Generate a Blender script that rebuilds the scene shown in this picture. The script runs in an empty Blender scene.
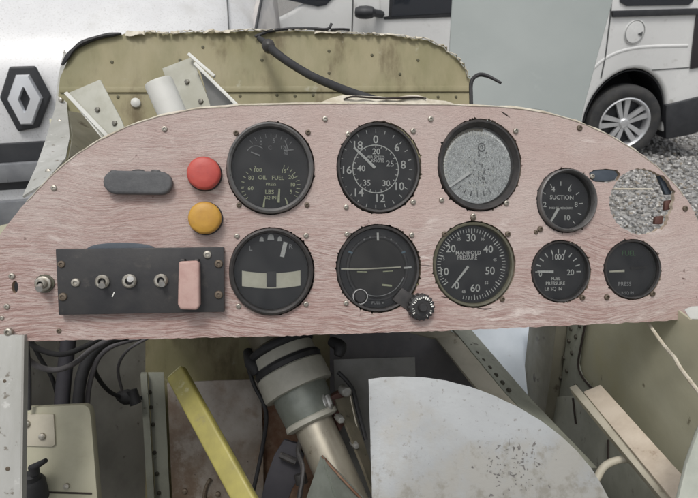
import bpy, bmesh, math, random
from mathutils import Matrix, Vector, noise as mnoise

random.seed(7)
SC = bpy.context.scene
COL = SC.collection
rad = math.radians

# ------------------------------------------------------------------ camera
F = 540.0
PITCH = rad(26.0)
CP = Vector((0, 0, 1.41))
RT = Vector((1, 0, 0))
UP = Vector((0, math.sin(PITCH), math.cos(PITCH)))
FW = Vector((0, math.cos(PITCH), -math.sin(PITCH)))
cd = bpy.data.cameras.new('camera')
cam = bpy.data.objects.new('camera', cd)
COL.objects.link(cam)
cam.matrix_world = Matrix(((RT.x, UP.x, -FW.x, CP.x), (RT.y, UP.y, -FW.y, CP.y), (RT.z, UP.z, -FW.z, CP.z), (0, 0, 0, 1)))
cd.sensor_width = 36
cd.lens = F / 698 * 36
cd.clip_start = 0.02
cd.dof.use_dof = True
cd.dof.focus_distance = .53
cd.dof.aperture_fstop = 26
cd.clip_end = 500
SC.camera = cam


def ray(x, y):
    return RT * ((x - 349) / F) + UP * ((249 - y) / F) + FW


def cz(x, y, z):
    return CP + ray(x, y) * z


def atY(x, y, Y):
    r = ray(x, y)
    return CP + r * (Y / r.y)


class PL:
    """a flat plane in the scene with its own frame (x right, y up, z towards the viewer)"""
    def __init__(s, x, y, z, yaw=0.0, tilt=0.0):
        o = cz(x, y, z)
        e1 = RT * math.cos(yaw) + FW * math.sin(yaw)
        n = -FW * math.cos(yaw) + RT * math.sin(yaw)
        e2 = UP.copy()
        if tilt:
            q = Matrix.Rotation(tilt, 3, e1)
            e2 = q @ e2
            n = q @ n
        s.o, s.e1, s.e2, s.n = o, e1, e2, n
        s.M = Matrix(((e1.x, e2.x, n.x, o.x), (e1.y, e2.y, n.y, o.y), (e1.z, e2.z, n.z, o.z), (0, 0, 0, 1)))

    def uv(s, x, y):
        r = ray(x, y)
        t = (s.o - CP).dot(s.n) / r.dot(s.n)
        d = CP + r * t - s.o
        return (d.dot(s.e1), d.dot(s.e2))

    def poly(s, pts):
        return [s.uv(*p) for p in pts]

    def k(s, x, y):
        a, b, c = s.uv(x - 5, y), s.uv(x + 5, y), s.uv(x, y + 5)
        d = s.uv(x, y - 5)
        return (math.dist(a, b) / 10, math.dist(c, d) / 10)


# ------------------------------------------------------------------ materials
def mat(name, base, var=None, vscale=20, stretch=(1, 1, 1), detail=6, ramp=(.35, .65), rough=.5, rvar=0.0, metal=0.0,
        bump=0.0, bscale=200, spots=None, spots2=None, spec=.5, coat=0.0, dist=0.0):
    m = bpy.data.materials.new(name)
    m.use_nodes = True
    nt = m.node_tree
    N, L = nt.nodes, nt.links
    p = N['Principled BSDF']
    p.inputs['Roughness'].default_value = rough
    p.inputs['Metallic'].default_value = metal
    p.inputs['Specular IOR Level'].default_value = spec
    p.inputs['Coat Weight'].default_value = coat
    tc = N.new('ShaderNodeTexCoord')
    mp = N.new('ShaderNodeMapping')
    mp.inputs['Scale'].default_value = stretch
    L.new(tc.outputs['Object'], mp.inputs['Vector'])

    def noise(scale, det=6, src=mp, ds=0.0):
        n = N.new('ShaderNodeTexNoise')
        n.inputs['Scale'].default_value = scale
        n.inputs['Detail'].default_value = det
        n.inputs['Roughness'].default_value = .62
        n.inputs['Distortion'].default_value = ds
        L.new(src.outputs[0] if src is mp else src.outputs['Object'], n.inputs['Vector'])
        return n

    def rmp(src, a, b):
        r = N.new('ShaderNodeMapRange')
        r.inputs['From Min'].default_value = a
        r.inputs['From Max'].default_value = b
        r.interpolation_type = 'SMOOTHSTEP'
        L.new(src, r.inputs['Value'])
        return r.outputs['Result']

    def mix(fac, a, b):
        x = N.new('ShaderNodeMix')
        x.data_type = 'RGBA'
        L.new(fac, x.inputs[0])
        for v, i in ((a, 6), (b, 7)):
            if isinstance(v, (tuple, list)):
                x.inputs[i].default_value = (*v, 1)
            else:
                L.new(v, x.inputs[i])
        return x.outputs[2]
    col = base
    n1 = noise(vscale, detail, ds=dist)
    if var:
        col = mix(rmp(n1.outputs['Fac'], *ramp), base, var)
    for sp in (spots, spots2):
        if sp:                                   # (colour, scale, lo, hi)
            n2 = noise(sp[1], 8, tc if len(sp) < 5 else mp)
            col = mix(rmp(n2.outputs['Fac'], sp[2], sp[3]), col, sp[0])
    if isinstance(col, tuple):
        p.inputs['Base Color'].default_value = (*col, 1)
    else:
        L.new(col, p.inputs['Base Color'])
    if rvar:
        r = N.new('ShaderNodeMapRange')
        r.inputs['From Min'].default_value = .3
        r.inputs['From Max'].default_value = .7
        r.inputs['To Min'].default_value = max(.03, rough - rvar)
        r.inputs['To Max'].default_value = min(1, rough + rvar)
        L.new(noise(vscale * 2.3, 5, tc).outputs['Fac'], r.inputs['Value'])
        L.new(r.outputs['Result'], p.inputs['Roughness'])
    if bump:
        b = N.new('ShaderNodeBump')
        b.inputs['Strength'].default_value = bump
        b.inputs['Distance'].default_value = .002
        L.new(noise(bscale, 6).outputs['Fac'], b.inputs['Height'])
        L.new(b.outputs['Normal'], p.inputs['Normal'])
    return m


M = {}
M['pink'] = mat('pink_paint_on_wood', (.50, .345, .315), (.34, .205, .19), 26, (1, 9, 1), 9, (.42, .72), rough=.62, rvar=.12,
                bump=.55, bscale=90, spots=((.56, .42, .40), 9, .52, .68), spots2=((.17, .075, .06), 120, .66, .72, 1), dist=.4)
def pink_mat():
    m = M['pink']
    N, L = m.node_tree.nodes, m.node_tree.links
    p = N['Principled BSDF']
    for l in list(L):
        L.remove(l)
    for n in list(N):
        if n.bl_idname not in ('ShaderNodeBsdfPrincipled', 'ShaderNodeOutputMaterial'):
            N.remove(n)
    L.new(p.outputs[0], N['Material Output'].inputs[0])
    tc = N.new('ShaderNodeTexCoord')

    def noise(sc, scale=1.0, det=6, ds=0.0):
        mp = N.new('ShaderNodeMapping')
        mp.inputs['Scale'].default_value = sc
        L.new(tc.outputs['Object'], mp.inputs[0])
        n = N.new('ShaderNodeTexNoise')
        n.inputs['Scale'].default_value = scale
        n.inputs['Detail'].default_value = det
        n.inputs['Roughness'].default_value = .6
        n.inputs['Distortion'].default_value = ds
        L.new(mp.outputs[0], n.inputs['Vector'])
        return n.outputs['Fac']

    def rng(v, a, b, lo=0.0, hi=1.0):
        r = N.new('ShaderNodeMapRange')
        r.interpolation_type = 'SMOOTHSTEP'
        for k, x in (('From Min', a), ('From Max', b), ('To Min', lo), ('To Max', hi)):
            r.inputs[k].default_value = x
        L.new(v, r.inputs['Value'])
        return r.outputs[0]

    def mul(a, b):
        r = N.new('ShaderNodeMath')
        r.operation = 'MULTIPLY'
        L.new(a, r.inputs[0])
        L.new(b, r.inputs[1])
        return r.outputs[0]

    def mix(f, a, b):
        x = N.new('ShaderNodeMix')
        x.data_type = 'RGBA'
        L.new(f, x.inputs[0])
        for v, i in ((a, 6), (b, 7)):
            if isinstance(v, tuple):
                x.inputs[i].default_value = (*v, 1)
            else:
                L.new(v, x.inputs[i])
        return x.outputs[2]
    # bend the grain: shift the coordinate up and down with a slow noise
    sepc = N.new('ShaderNodeSeparateXYZ')
    L.new(tc.outputs['Object'], sepc.inputs[0])
    warp = noise((5.5, 4, 1), 1, 2)
    wm = N.new('ShaderNodeMath')
    wm.operation = 'MULTIPLY_ADD'
    wm.inputs[1].default_value = .055
    L.new(warp, wm.inputs[0])
    L.new(sepc.outputs['Y'], wm.inputs[2])
    cmb = N.new('ShaderNodeCombineXYZ')
    L.new(sepc.outputs['X'], cmb.inputs['X'])
    L.new(wm.outputs[0], cmb.inputs['Y'])
    plain = tc

    class _W:
        outputs = {'Object': cmb.outputs[0]}
    tc = _W
    streak = noise((34, 680, 10), 1, 6, .8)
    fine = noise((95, 1600, 10), 1, 4, .6)
    broad = noise((9, 120, 10), 1, 4, .6)
    tc = plain
    grit = noise((1, 1, 1), 620, 3)
    area = noise((6, 9, 4), 1, 5)
    area2 = noise((7, 9, 4), 1.3, 5)
    # worn band: low on the board and round the switches, ragged edge
    low = N.new('ShaderNodeMath')
    low.operation = 'MULTIPLY_ADD'
    low.inputs[1].default_value = -2.6
    low.inputs[2].default_value = .36
    L.new(sepc.outputs['Y'], low.inputs[0])
    lft = N.new('ShaderNodeMath')
    lft.operation = 'MULTIPLY_ADD'
    lft.inputs[1].default_value = -.45
    L.new(sepc.outputs['X'], lft.inputs[0])
    L.new(low.outputs[0], lft.inputs[2])
    wsum = N.new('ShaderNodeMath')
    wsum.operation = 'ADD'
    L.new(lft.outputs[0], wsum.inputs[0])
    L.new(area, wsum.inputs[1])
    wear = rng(wsum.outputs[0], .66, 1.22, .10, .78)
    col = mix(rng(area2, .36, .66), (.475, .37, .335), (.515, .43, .395))
    col = mix(mul(rng(broad, .42, .66), wear), col, (.42, .30, .272))
    col = mix(mul(rng(streak, .46, .60), wear), col, (.275, .155, .132))
    col = mix(mul(rng(fine, .50, .66), wear), col, (.22, .125, .108))
    col = mix(rng(grit, .56, .74, 0, .38), col, (.30, .19, .17))
    col = mix(rng(noise((1, 1, 1), 85, 5), .68, .73), col, (.14, .08, .07))
    col = mix(mul(rng(noise((20, 70, 5), 1, 8, .8), .58, .70), rng(area2, .46, .58)), col, (.63, .55, .51))
    L.new(col, p.inputs['Base Color'])
    p.inputs['Roughness'].default_value = .62
    b = N.new('ShaderNodeBump')
    b.inputs['Strength'].default_value = .6
    b.inputs['Distance'].default_value = .0010
    ad = N.new('ShaderNodeMath')
    ad.operation = 'ADD'
    L.new(grit, ad.inputs[0])
    L.new(fine, ad.inputs[1])
    L.new(ad.outputs[0], b.inputs['Height'])
    L.new(b.outputs[0], p.inputs['Normal'])


pink_mat()
M['raw_edge'] = mat('raw_wood_edge', (.55, .47, .38), (.30, .22, .16), 40, (1, 1, 1), rough=.8, bump=.4, bscale=160)
M['gap'] = mat('dark_crack', (.035, .026, .022), rough=.9)
M['olive'] = mat('olive_primer', (.235, .218, .115), (.33, .292, .175), 6, (2.2, .8, 1), 9, (.36, .66), rough=.6, rvar=.15, bump=.2, bscale=70,
                 spots=((.14, .11, .055), 10, .50, .72, 1), spots2=((.38, .36, .26), 24, .62, .72))
M['olive_wall'] = mat('olive_grey_wall', (.57, .555, .42), (.46, .445, .325), 9, (1, .5, 1), 9, rough=.6, rvar=.15, bump=.12, bscale=70,
                      spots=((.47, .44, .28), 6, .55, .72), spots2=((.2, .18, .12), 50, .66, .74))
M['olive_dark'] = mat('dark_olive_paint', (.15, .142, .105), (.20, .19, .145), 12, rough=.6, rvar=.15, bump=.1, bscale=80, spots=((.06, .05, .035), 30, .6, .7))
M['grey_wall'] = mat('grey_primer_wall', (.38, .37, .34), (.29, .285, .26), 14, rough=.65, bump=.1, bscale=90, spots=((.11, .10, .085), 40, .62, .72))
M['green_grey'] = mat('grey_green_paint', (.33, .34, .285), (.25, .258, .215), 18, rough=.6, rvar=.1, bump=.12, bscale=90, spots=((.09, .085, .065), 55, .63, .72))
M['cream'] = mat('cream_paint', (.42, .405, .30), (.33, .315, .23), 11, rough=.5, rvar=.12, bump=.06, bscale=60, spots=((.30, .26, .17), 30, .66, .76))
M['cream_beam'] = mat('beige_beam_paint', (.50, .465, .375), (.40, .37, .29), 20, rough=.6, bump=.1, bscale=80, spots=((.2, .17, .12), 40, .62, .72))
M['pale'] = mat('pale_grey_paint', (.46, .46, .435), (.37, .37, .34), 30, (1, .25, 1), 9, rough=.55, rvar=.1, bump=.15, bscale=110, spots=((.19, .17, .14), 110, .60, .70), spots2=((.56, .56, .53), 60, .60, .68))
M['bracket'] = mat('bracket_paint', (.46, .46, .40), (.37, .365, .30), 25, rough=.5, rvar=.1, bump=.06, bscale=80, spots=((.22, .18, .11), 70, .68, .74))
M['duct'] = mat('white_duct_paint', (.66, .66, .62), (.56, .56, .51), 18, rough=.5, spots=((.35, .33, .28), 80, .68, .76))
M['torn'] = mat('torn_cream_lining', (.66, .62, .52), (.48, .43, .33), 60, rough=.85, bump=.5, bscale=120)
M['sheet_grey'] = mat('grey_sheet_paint', (.25, .275, .265), (.23, .255, .246), 3.5, (1, 1, 1), 8, rough=.6, rvar=.03, bump=.03, bscale=14,
                      spots=((.15, .17, .16), 60, .72, .76), spots2=((.30, .335, .33), 6, .6, .8))
M['alu'] = mat('scuffed_aluminium', (.355, .37, .374), (.295, .307, .31), 9, (1, 1.6, 1), 12, rough=.5, rvar=.05, metal=.1, bump=.12, bscale=160,
               spots=((.27, .265, .24), 15, .56, .74), spots2=((.22, .215, .20), 190, .58, .70))
M['alu_warm'] = mat('stained_aluminium', (.30, .275, .245), (.20, .17, .14), 14, rough=.5, rvar=.14, metal=.25, bump=.18, bscale=120,
                    spots=((.19, .145, .11), 22, .48, .66), spots2=((.06, .045, .035), 130, .64, .70))
M['pale_blue'] = mat('pale_blue_grey', (.52, .57, .62), (.44, .49, .54), 12, rough=.45, rvar=.1, bump=.05, bscale=60, spots=((.34, .36, .37), 30, .64, .74))
M['alu_grey'] = mat('grey_aluminium', (.24, .24, .23), (.19, .19, .18), 30, rough=.5, metal=.3, bump=.1, bscale=100, spots=((.10, .09, .08), 60, .64, .72))
M['yellow'] = mat('yellow_paint', (.37, .325, .09), (.27, .24, .075), 22, (1, 1, 1), rough=.5, rvar=.1, bump=.1, bscale=90, spots=((.22, .19, .10), 48, .58, .72), spots2=((.50, .47, .30), 34, .60, .72))
M['yellow_end'] = mat('cut_wood_end', (.62, .58, .36), (.5, .45, .25), 90, rough=.8)
M['red'] = mat('red_plastic', (.50, .085, .065), (.42, .06, .05), 40, rough=.5, bump=.15, bscale=160, spots=((.34, .10, .08), 130, .63, .72))
M['amber'] = mat('amber_plastic', (.52, .29, .045), (.44, .23, .04), 40, rough=.5, bump=.15, bscale=160, spots=((.32, .18, .05), 130, .63, .72))
M['grey_cap'] = mat('grey_rubber_cap', (.088, .09, .094), (.115, .117, .12), 60, rough=.75, bump=.3, bscale=300)
M['black'] = mat('matte_black_paint', (.022, .022, .024), (.034, .033, .033), 40, rough=.5, rvar=.1, bump=.08, bscale=200, spots=((.075, .068, .06), 150, .68, .74))
M['rubber'] = mat('black_rubber', (.02, .02, .022), (.03, .03, .032), 60, rough=.62, bump=.2, bscale=200)
M['liner'] = mat('black_blue_shade_board', (.21, .205, .225), (.26, .255, .27), 20, rough=.7, bump=.1, bscale=100, spots=((.17, .16, .155), 60, .66, .74))  # dark tone also carries the shade inside the nose
M['navy'] = mat('black_blue_liner', (.032, .031, .038), (.045, .043, .05), 20, rough=.7, bump=.1, bscale=100)
M['grey_cable'] = mat('grey_cable', (.11, .105, .11), rough=.5)
M['dial'] = mat('dial_black', (.013, .0135, .016), (.020, .0205, .023), 60, rough=.6, spots=((.04, .04, .042), 300, .68, .76))
M['dial_horizon'] = mat('dial_charcoal', (.022, .020, .018), (.030, .027, .024), 60, rough=.7)
M['bezel'] = mat('worn_black_bezel', (.026, .025, .025), (.048, .044, .042), 70, rough=.45, rvar=.12, bump=.1, bscale=200, spots=((.13, .115, .10), 160, .64, .72))
M['bezel_grey'] = mat('worn_grey_bezel', (.105, .105, .105), (.15, .145, .14), 70, rough=.4, rvar=.1, metal=.3, bump=.1, bscale=200, spots=((.04, .038, .036), 120, .62, .7))
M['bezel_olive'] = mat('worn_olive_bezel', (.085, .083, .055), (.11, .105, .075), 70, rough=.5, rvar=.1, bump=.1, bscale=200, spots=((.035, .033, .028), 130, .6, .7))
M['white'] = mat('white_dial_paint', (.86, .86, .81), (.70, .70, .65), 500, rough=.7)
M['bright'] = mat('bright_needle_paint', (.93, .93, .90), rough=.6)
M['faint'] = mat('faded_dial_paint', (.46, .46, .45), (.30, .30, .30), 400, rough=.7)
M['lume'] = mat('aged_green_dial_paint', (.74, .76, .50), (.55, .57, .37), 400, rough=.7)
M['green'] = mat('green_dial_paint', (.09, .22, .08), (.06, .13, .06), 400, rough=.7)
M['teal'] = mat('blue_dial_paint', (.16, .26, .33), rough=.7)
M['ivory'] = mat('ivory_tube', (.86, .83, .67), (.74, .71, .55), 60, rough=.35, spots=((.24, .19, .14), 120, .64, .7))
M['dust'] = mat('crazed_dial', (.90, .92, .90), (.46, .47, .465), 420, (1, 1, 1), 5, (.42, .66), rough=.5, bump=.25, bscale=600, spots=((.60, .62, .60), 38, .52, .68), spots2=((.92, .94, .92), 150, .55, .66))
M['lower_wall'] = mat('grey_green_lower_paint', (.42, .43, .37), (.33, .335, .28), 18, rough=.6, bump=.12, bscale=90, spots=((.16, .15, .12), 45, .60, .72))
M['smudge'] = mat('worn_grey_dial_marks', (.11, .115, .115), (.3, .31, .305), 300, rough=.7)
M['screw'] = mat('screw_metal', (.46, .44, .39), (.30, .275, .23), 200, rough=.4, metal=.7, bump=.1, bscale=400)
M['screw_dark'] = mat('dull_screw_metal', (.20, .165, .125), (.10, .075, .055), 200, rough=.6, metal=.5)
M['rivet'] = mat('dark_rivet', (.055, .05, .036), rough=.6)
M['rivet_olive'] = mat('stained_olive_rivet', (.085, .078, .04), rough=.6)
M['bolt_grey'] = mat('dull_grey_bolt', (.22, .215, .19), (.13, .12, .10), 200, rough=.5, metal=.5)
M['steel'] = mat('bright_steel', (.56, .56, .54), (.42, .41, .39), 60, rough=.42, rvar=.08, metal=.8)
M['tube_metal'] = mat('beige_tube_metal', (.40, .37, .30), (.33, .30, .24), 30, rough=.34, rvar=.08, metal=.55, spots=((.15, .12, .08), 60, .64, .74))
M['ring'] = mat('pale_plastic_ring', (.44, .43, .37), (.36, .35, .30), 40, rough=.55, bump=.05, bscale=120, spots=((.22, .2, .16), 90, .66, .74))
M['collar'] = mat('green_grey_collar', (.23, .25, .22), (.175, .19, .165), 40, rough=.4, rvar=.1, metal=.3, spots=((.26, .26, .22), 80, .66, .74))
M['rust'] = mat('rusty_steel', (.15, .075, .045), (.24, .16, .11), 40, rough=.85, bump=.4, bscale=130, spots=((.05, .025, .018), 60, .58, .68))
M['brown_red'] = mat('red_brown_block', (.07, .028, .022), (.10, .045, .035), 50, rough=.6)
M['olive_metal'] = mat('worn_olive_metal', (.125, .115, .085), (.18, .16, .12), 40, rough=.42, rvar=.1, metal=.4, bump=.1, bscale=120, spots=((.05, .045, .035), 70, .6, .7))
M['slate'] = mat('dark_slate_plastic', (.045, .058, .075), (.06, .075, .095), 60, rough=.5)
M['batten'] = mat('bare_wood_batten', (.62, .54, .44), (.50, .42, .33), 30, (1, 1, 1), rough=.75, bump=.3, bscale=90, spots=((.25, .15, .10), 34, .62, .70), spots2=((.70, .64, .55), 18, .55, .7))
M['van_white'] = mat('white_van_paint', (.70, .705, .705), (.65, .655, .66), 6, rough=.34, rvar=.08, spec=.5, coat=.2, bump=.02, bscale=400, spots=((.49, .49, .48), 170, .50, .74), spots2=((.55, .545, .53), 4, .52, .72))
M['van_white_far'] = mat('white_side_paint', (.80, .805, .79), (.76, .765, .75), 3, rough=.3, rvar=.06, coat=.3, spots=((.50, .49, .46), 7, .6, .75))
M['van_black'] = mat('van_black_plastic', (.028, .03, .034), (.04, .042, .046), 14, rough=.55, bump=.05, bscale=200)
M['van_grey'] = mat('van_grey_trim', (.30, .31, .325), (.22, .23, .245), 10, rough=.35, rvar=.1, metal=.3)
M['seam'] = mat('panel_gap', (.10, .105, .105), rough=.8)
M['chrome'] = mat('chrome', (.92, .94, .97), rough=.42, metal=.7)
M['rim'] = mat('alloy_rim', (.72, .73, .74), (.64, .65, .66), 12, rough=.33, metal=.6)
M['tyre'] = mat('tyre_rubber', (.035, .036, .038), (.055, .054, .052), 12, rough=.8, bump=.2, bscale=60)
M['tail'] = mat('dark_tail_lamp', (.035, .03, .036), rough=.25, coat=.5)
M['lamp_lens'] = mat('headlamp_lens', (.56, .53, .50), (.48, .46, .45), 12, rough=.15, coat=.6)
M['stone'] = mat('gravel_stone', (.36, .355, .345), (.20, .20, .20), 31, (1, 1, 1), 2, rough=.85, bump=.3, bscale=120, spots=((.62, .61, .58), 43, .55, .60), spots2=((.25, .215, .17), 27, .57, .62))


def wear(m, ax, ay, off, col, scale, lo, hi, det=10, fine=None):
    """a dirty area with a ragged edge: noise plus a slope across the object"""
    N, L = m.node_tree.nodes, m.node_tree.links
    p = N['Principled BSDF']
    old = p.inputs['Base Color'].links[0].from_socket
    tc = N.new('ShaderNodeTexCoord')
    nz = N.new('ShaderNodeTexNoise')
    nz.inputs['Scale'].default_value = scale
    nz.inputs['Detail'].default_value = det
    nz.inputs['Roughness'].default_value = .7
    L.new(tc.outputs['Object'], nz.inputs['Vector'])
    dt = N.new('ShaderNodeVectorMath')
    dt.operation = 'DOT_PRODUCT'
    dt.inputs[1].default_value = (ax, ay, 0)
    L.new(tc.outputs['Object'], dt.inputs[0])
    ad = N.new('ShaderNodeMath')
    ad.operation = 'ADD'
    L.new(nz.outputs['Fac'], ad.inputs[0])
    L.new(dt.outputs['Value'], ad.inputs[1])
    mr = N.new('ShaderNodeMapRange')
    mr.interpolation_type = 'SMOOTHSTEP'
    mr.inputs['From Min'].default_value = lo - off
    mr.inputs['From Max'].default_value = hi - off
    L.new(ad.outputs[0], mr.inputs['Value'])
    mx = N.new('ShaderNodeMix')
    mx.data_type = 'RGBA'
    L.new(mr.outputs[0], mx.inputs[0])
    L.new(old, mx.inputs[6])
    mx.inputs[7].default_value = (*col, 1)
    L.new(mx.outputs[2], p.inputs['Base Color'])


wear(M['alu'], 0, -2.4, 0, (.315, .31, .285), 16, .44, .66)
wear(M['alu'], 0, -2.2, 0, (.235, .225, .195), 42, .56, .72)
wear(M['dust'], 0, 0, 0, (.34, .35, .35), 34, .58, .74)
wear(M['cream'], 1.2, -1.5, 0, (.22, .19, .12), 22, .56, .80)
wear(M['black'], 0, 0, 0, (.06, .055, .05), 60, .58, .72)
wear(M['red'], 0, 0, 0, (.36, .10, .085), 170, .55, .72)
wear(M['amber'], 0, 0, 0, (.36, .22, .07), 170, .55, .72)
wear(M['alu_warm'], -2.5, -1.5, 0, (.15, .11, .08), 40, .50, .72)


def craze(m, scale, col, w0, w1):
    """a net of fine cracks through the surface"""
    N, L = m.node_tree.nodes, m.node_tree.links
    p = N['Principled BSDF']
    old = p.inputs['Base Color'].links[0].from_socket
    tc = N.new('ShaderNodeTexCoord')
    nz = N.new('ShaderNodeTexNoise')
    nz.inputs['Scale'].default_value = 90
    L.new(tc.outputs['Object'], nz.inputs['Vector'])
    mx0 = N.new('ShaderNodeMix')
    mx0.data_type = 'VECTOR'
    mx0.inputs[0].default_value = .012
    L.new(tc.outputs['Object'], mx0.inputs[4])
    L.new(nz.outputs['Color'], mx0.inputs[5])
    for sc, c_, hi in ((scale, col, w1), (scale * 2.3, tuple(x * .42 for x in col), w1 * 1.1)):
        v = N.new('ShaderNodeTexVoronoi')
        v.feature = 'DISTANCE_TO_EDGE'
        v.inputs['Scale'].default_value = sc
        L.new(mx0.outputs[1], v.inputs['Vector'])
        mr = N.new('ShaderNodeMapRange')
        mr.inputs['From Min'].default_value = w0
        mr.inputs['From Max'].default_value = hi
        mr.inputs['To Min'].default_value = .85
        mr.inputs['To Max'].default_value = 0
        L.new(v.outputs['Distance'], mr.inputs['Value'])
        mx = N.new('ShaderNodeMix')
        mx.data_type = 'RGBA'
        L.new(mr.outputs[0], mx.inputs[0])
        L.new(old, mx.inputs[6])
        mx.inputs[7].default_value = (*c_, 1)
        old = mx.outputs[2]
    L.new(old, p.inputs['Base Color'])


craze(M['dust'], 260, (.95, .97, .95), .03, .13)
wear(M['batten'], 0, 0, 0, (.30, .22, .16), 60, .58, .72)


def glass_mat(name, tint, rough, dark=False):
    m = bpy.data.materials.new(name)
    m.use_nodes = True
    N, L = m.node_tree.nodes, m.node_tree.links
    N.remove(N['Principled BSDF'])
    out = N['Material Output']
    t = N.new('ShaderNodeBsdfTransparent')
    t.inputs[0].default_value = (*tint, 1)
    g = N.new('ShaderNodeBsdfGlossy')
    g.inputs['Roughness'].default_value = rough
    fr = N.new('ShaderNodeFresnel')
    fr.inputs['IOR'].default_value = 1.5
    mx = N.new('ShaderNodeMixShader')
    L.new(fr.outputs[0], mx.inputs[0])
    L.new(t.outputs[0], mx.inputs[1])
    L.new(g.outputs[0], mx.inputs[2])
    last = mx.outputs[0]
    if not dark:                       # thin film of dust on the pane
        d = N.new('ShaderNodeBsdfDiffuse')
        d.inputs[0].default_value = (.5, .49, .46, 1)
        tc = N.new('ShaderNodeTexCoord')
        nz = N.new('ShaderNodeTexNoise')
        nz.inputs['Scale'].default_value = 45
        nz.inputs['Detail'].default_value = 6
        L.new(tc.outputs['Object'], nz.inputs['Vector'])
        mr = N.new('ShaderNodeMapRange')
        mr.inputs['From Min'].default_value = .35
        mr.inputs['From Max'].default_value = .75
        mr.inputs['To Min'].default_value = .0
        mr.inputs['To Max'].default_value = .035
        L.new(nz.outputs['Fac'], mr.inputs['Value'])
        m2 = N.new('ShaderNodeMixShader')
        L.new(mr.outputs[0], m2.inputs[0])
        L.new(last, m2.inputs[1])
        L.new(d.outputs[0], m2.inputs[2])
        last = m2.outputs[0]
    L.new(last, out.inputs[0])
    return m


M['glass'] = glass_mat('dusty_gauge_glass', (.93, .94, .94), .12)
M['car_glass'] = mat('tinted_window_glass', (.03, .035, .045), rough=.08, spec=.6, coat=.4)


# ------------------------------------------------------------------ mesh building
MATS = {}            # world matrices of empties and meshes by name


def empty(name, m):
    o = bpy.data.objects.new(name, None)
    COL.objects.link(o)
    o.empty_display_size = .02
    o.matrix_world = m
    MATS[o.name] = m.copy()
    return o


def at(p):
    return Matrix.Translation(p)


def tag(o, label=None, cat=None, group=None, kind=None):
    for k, v in (('label', label), ('category', cat), ('group', group), ('kind', kind)):
        if v:
            o[k] = v
    return o


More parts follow.
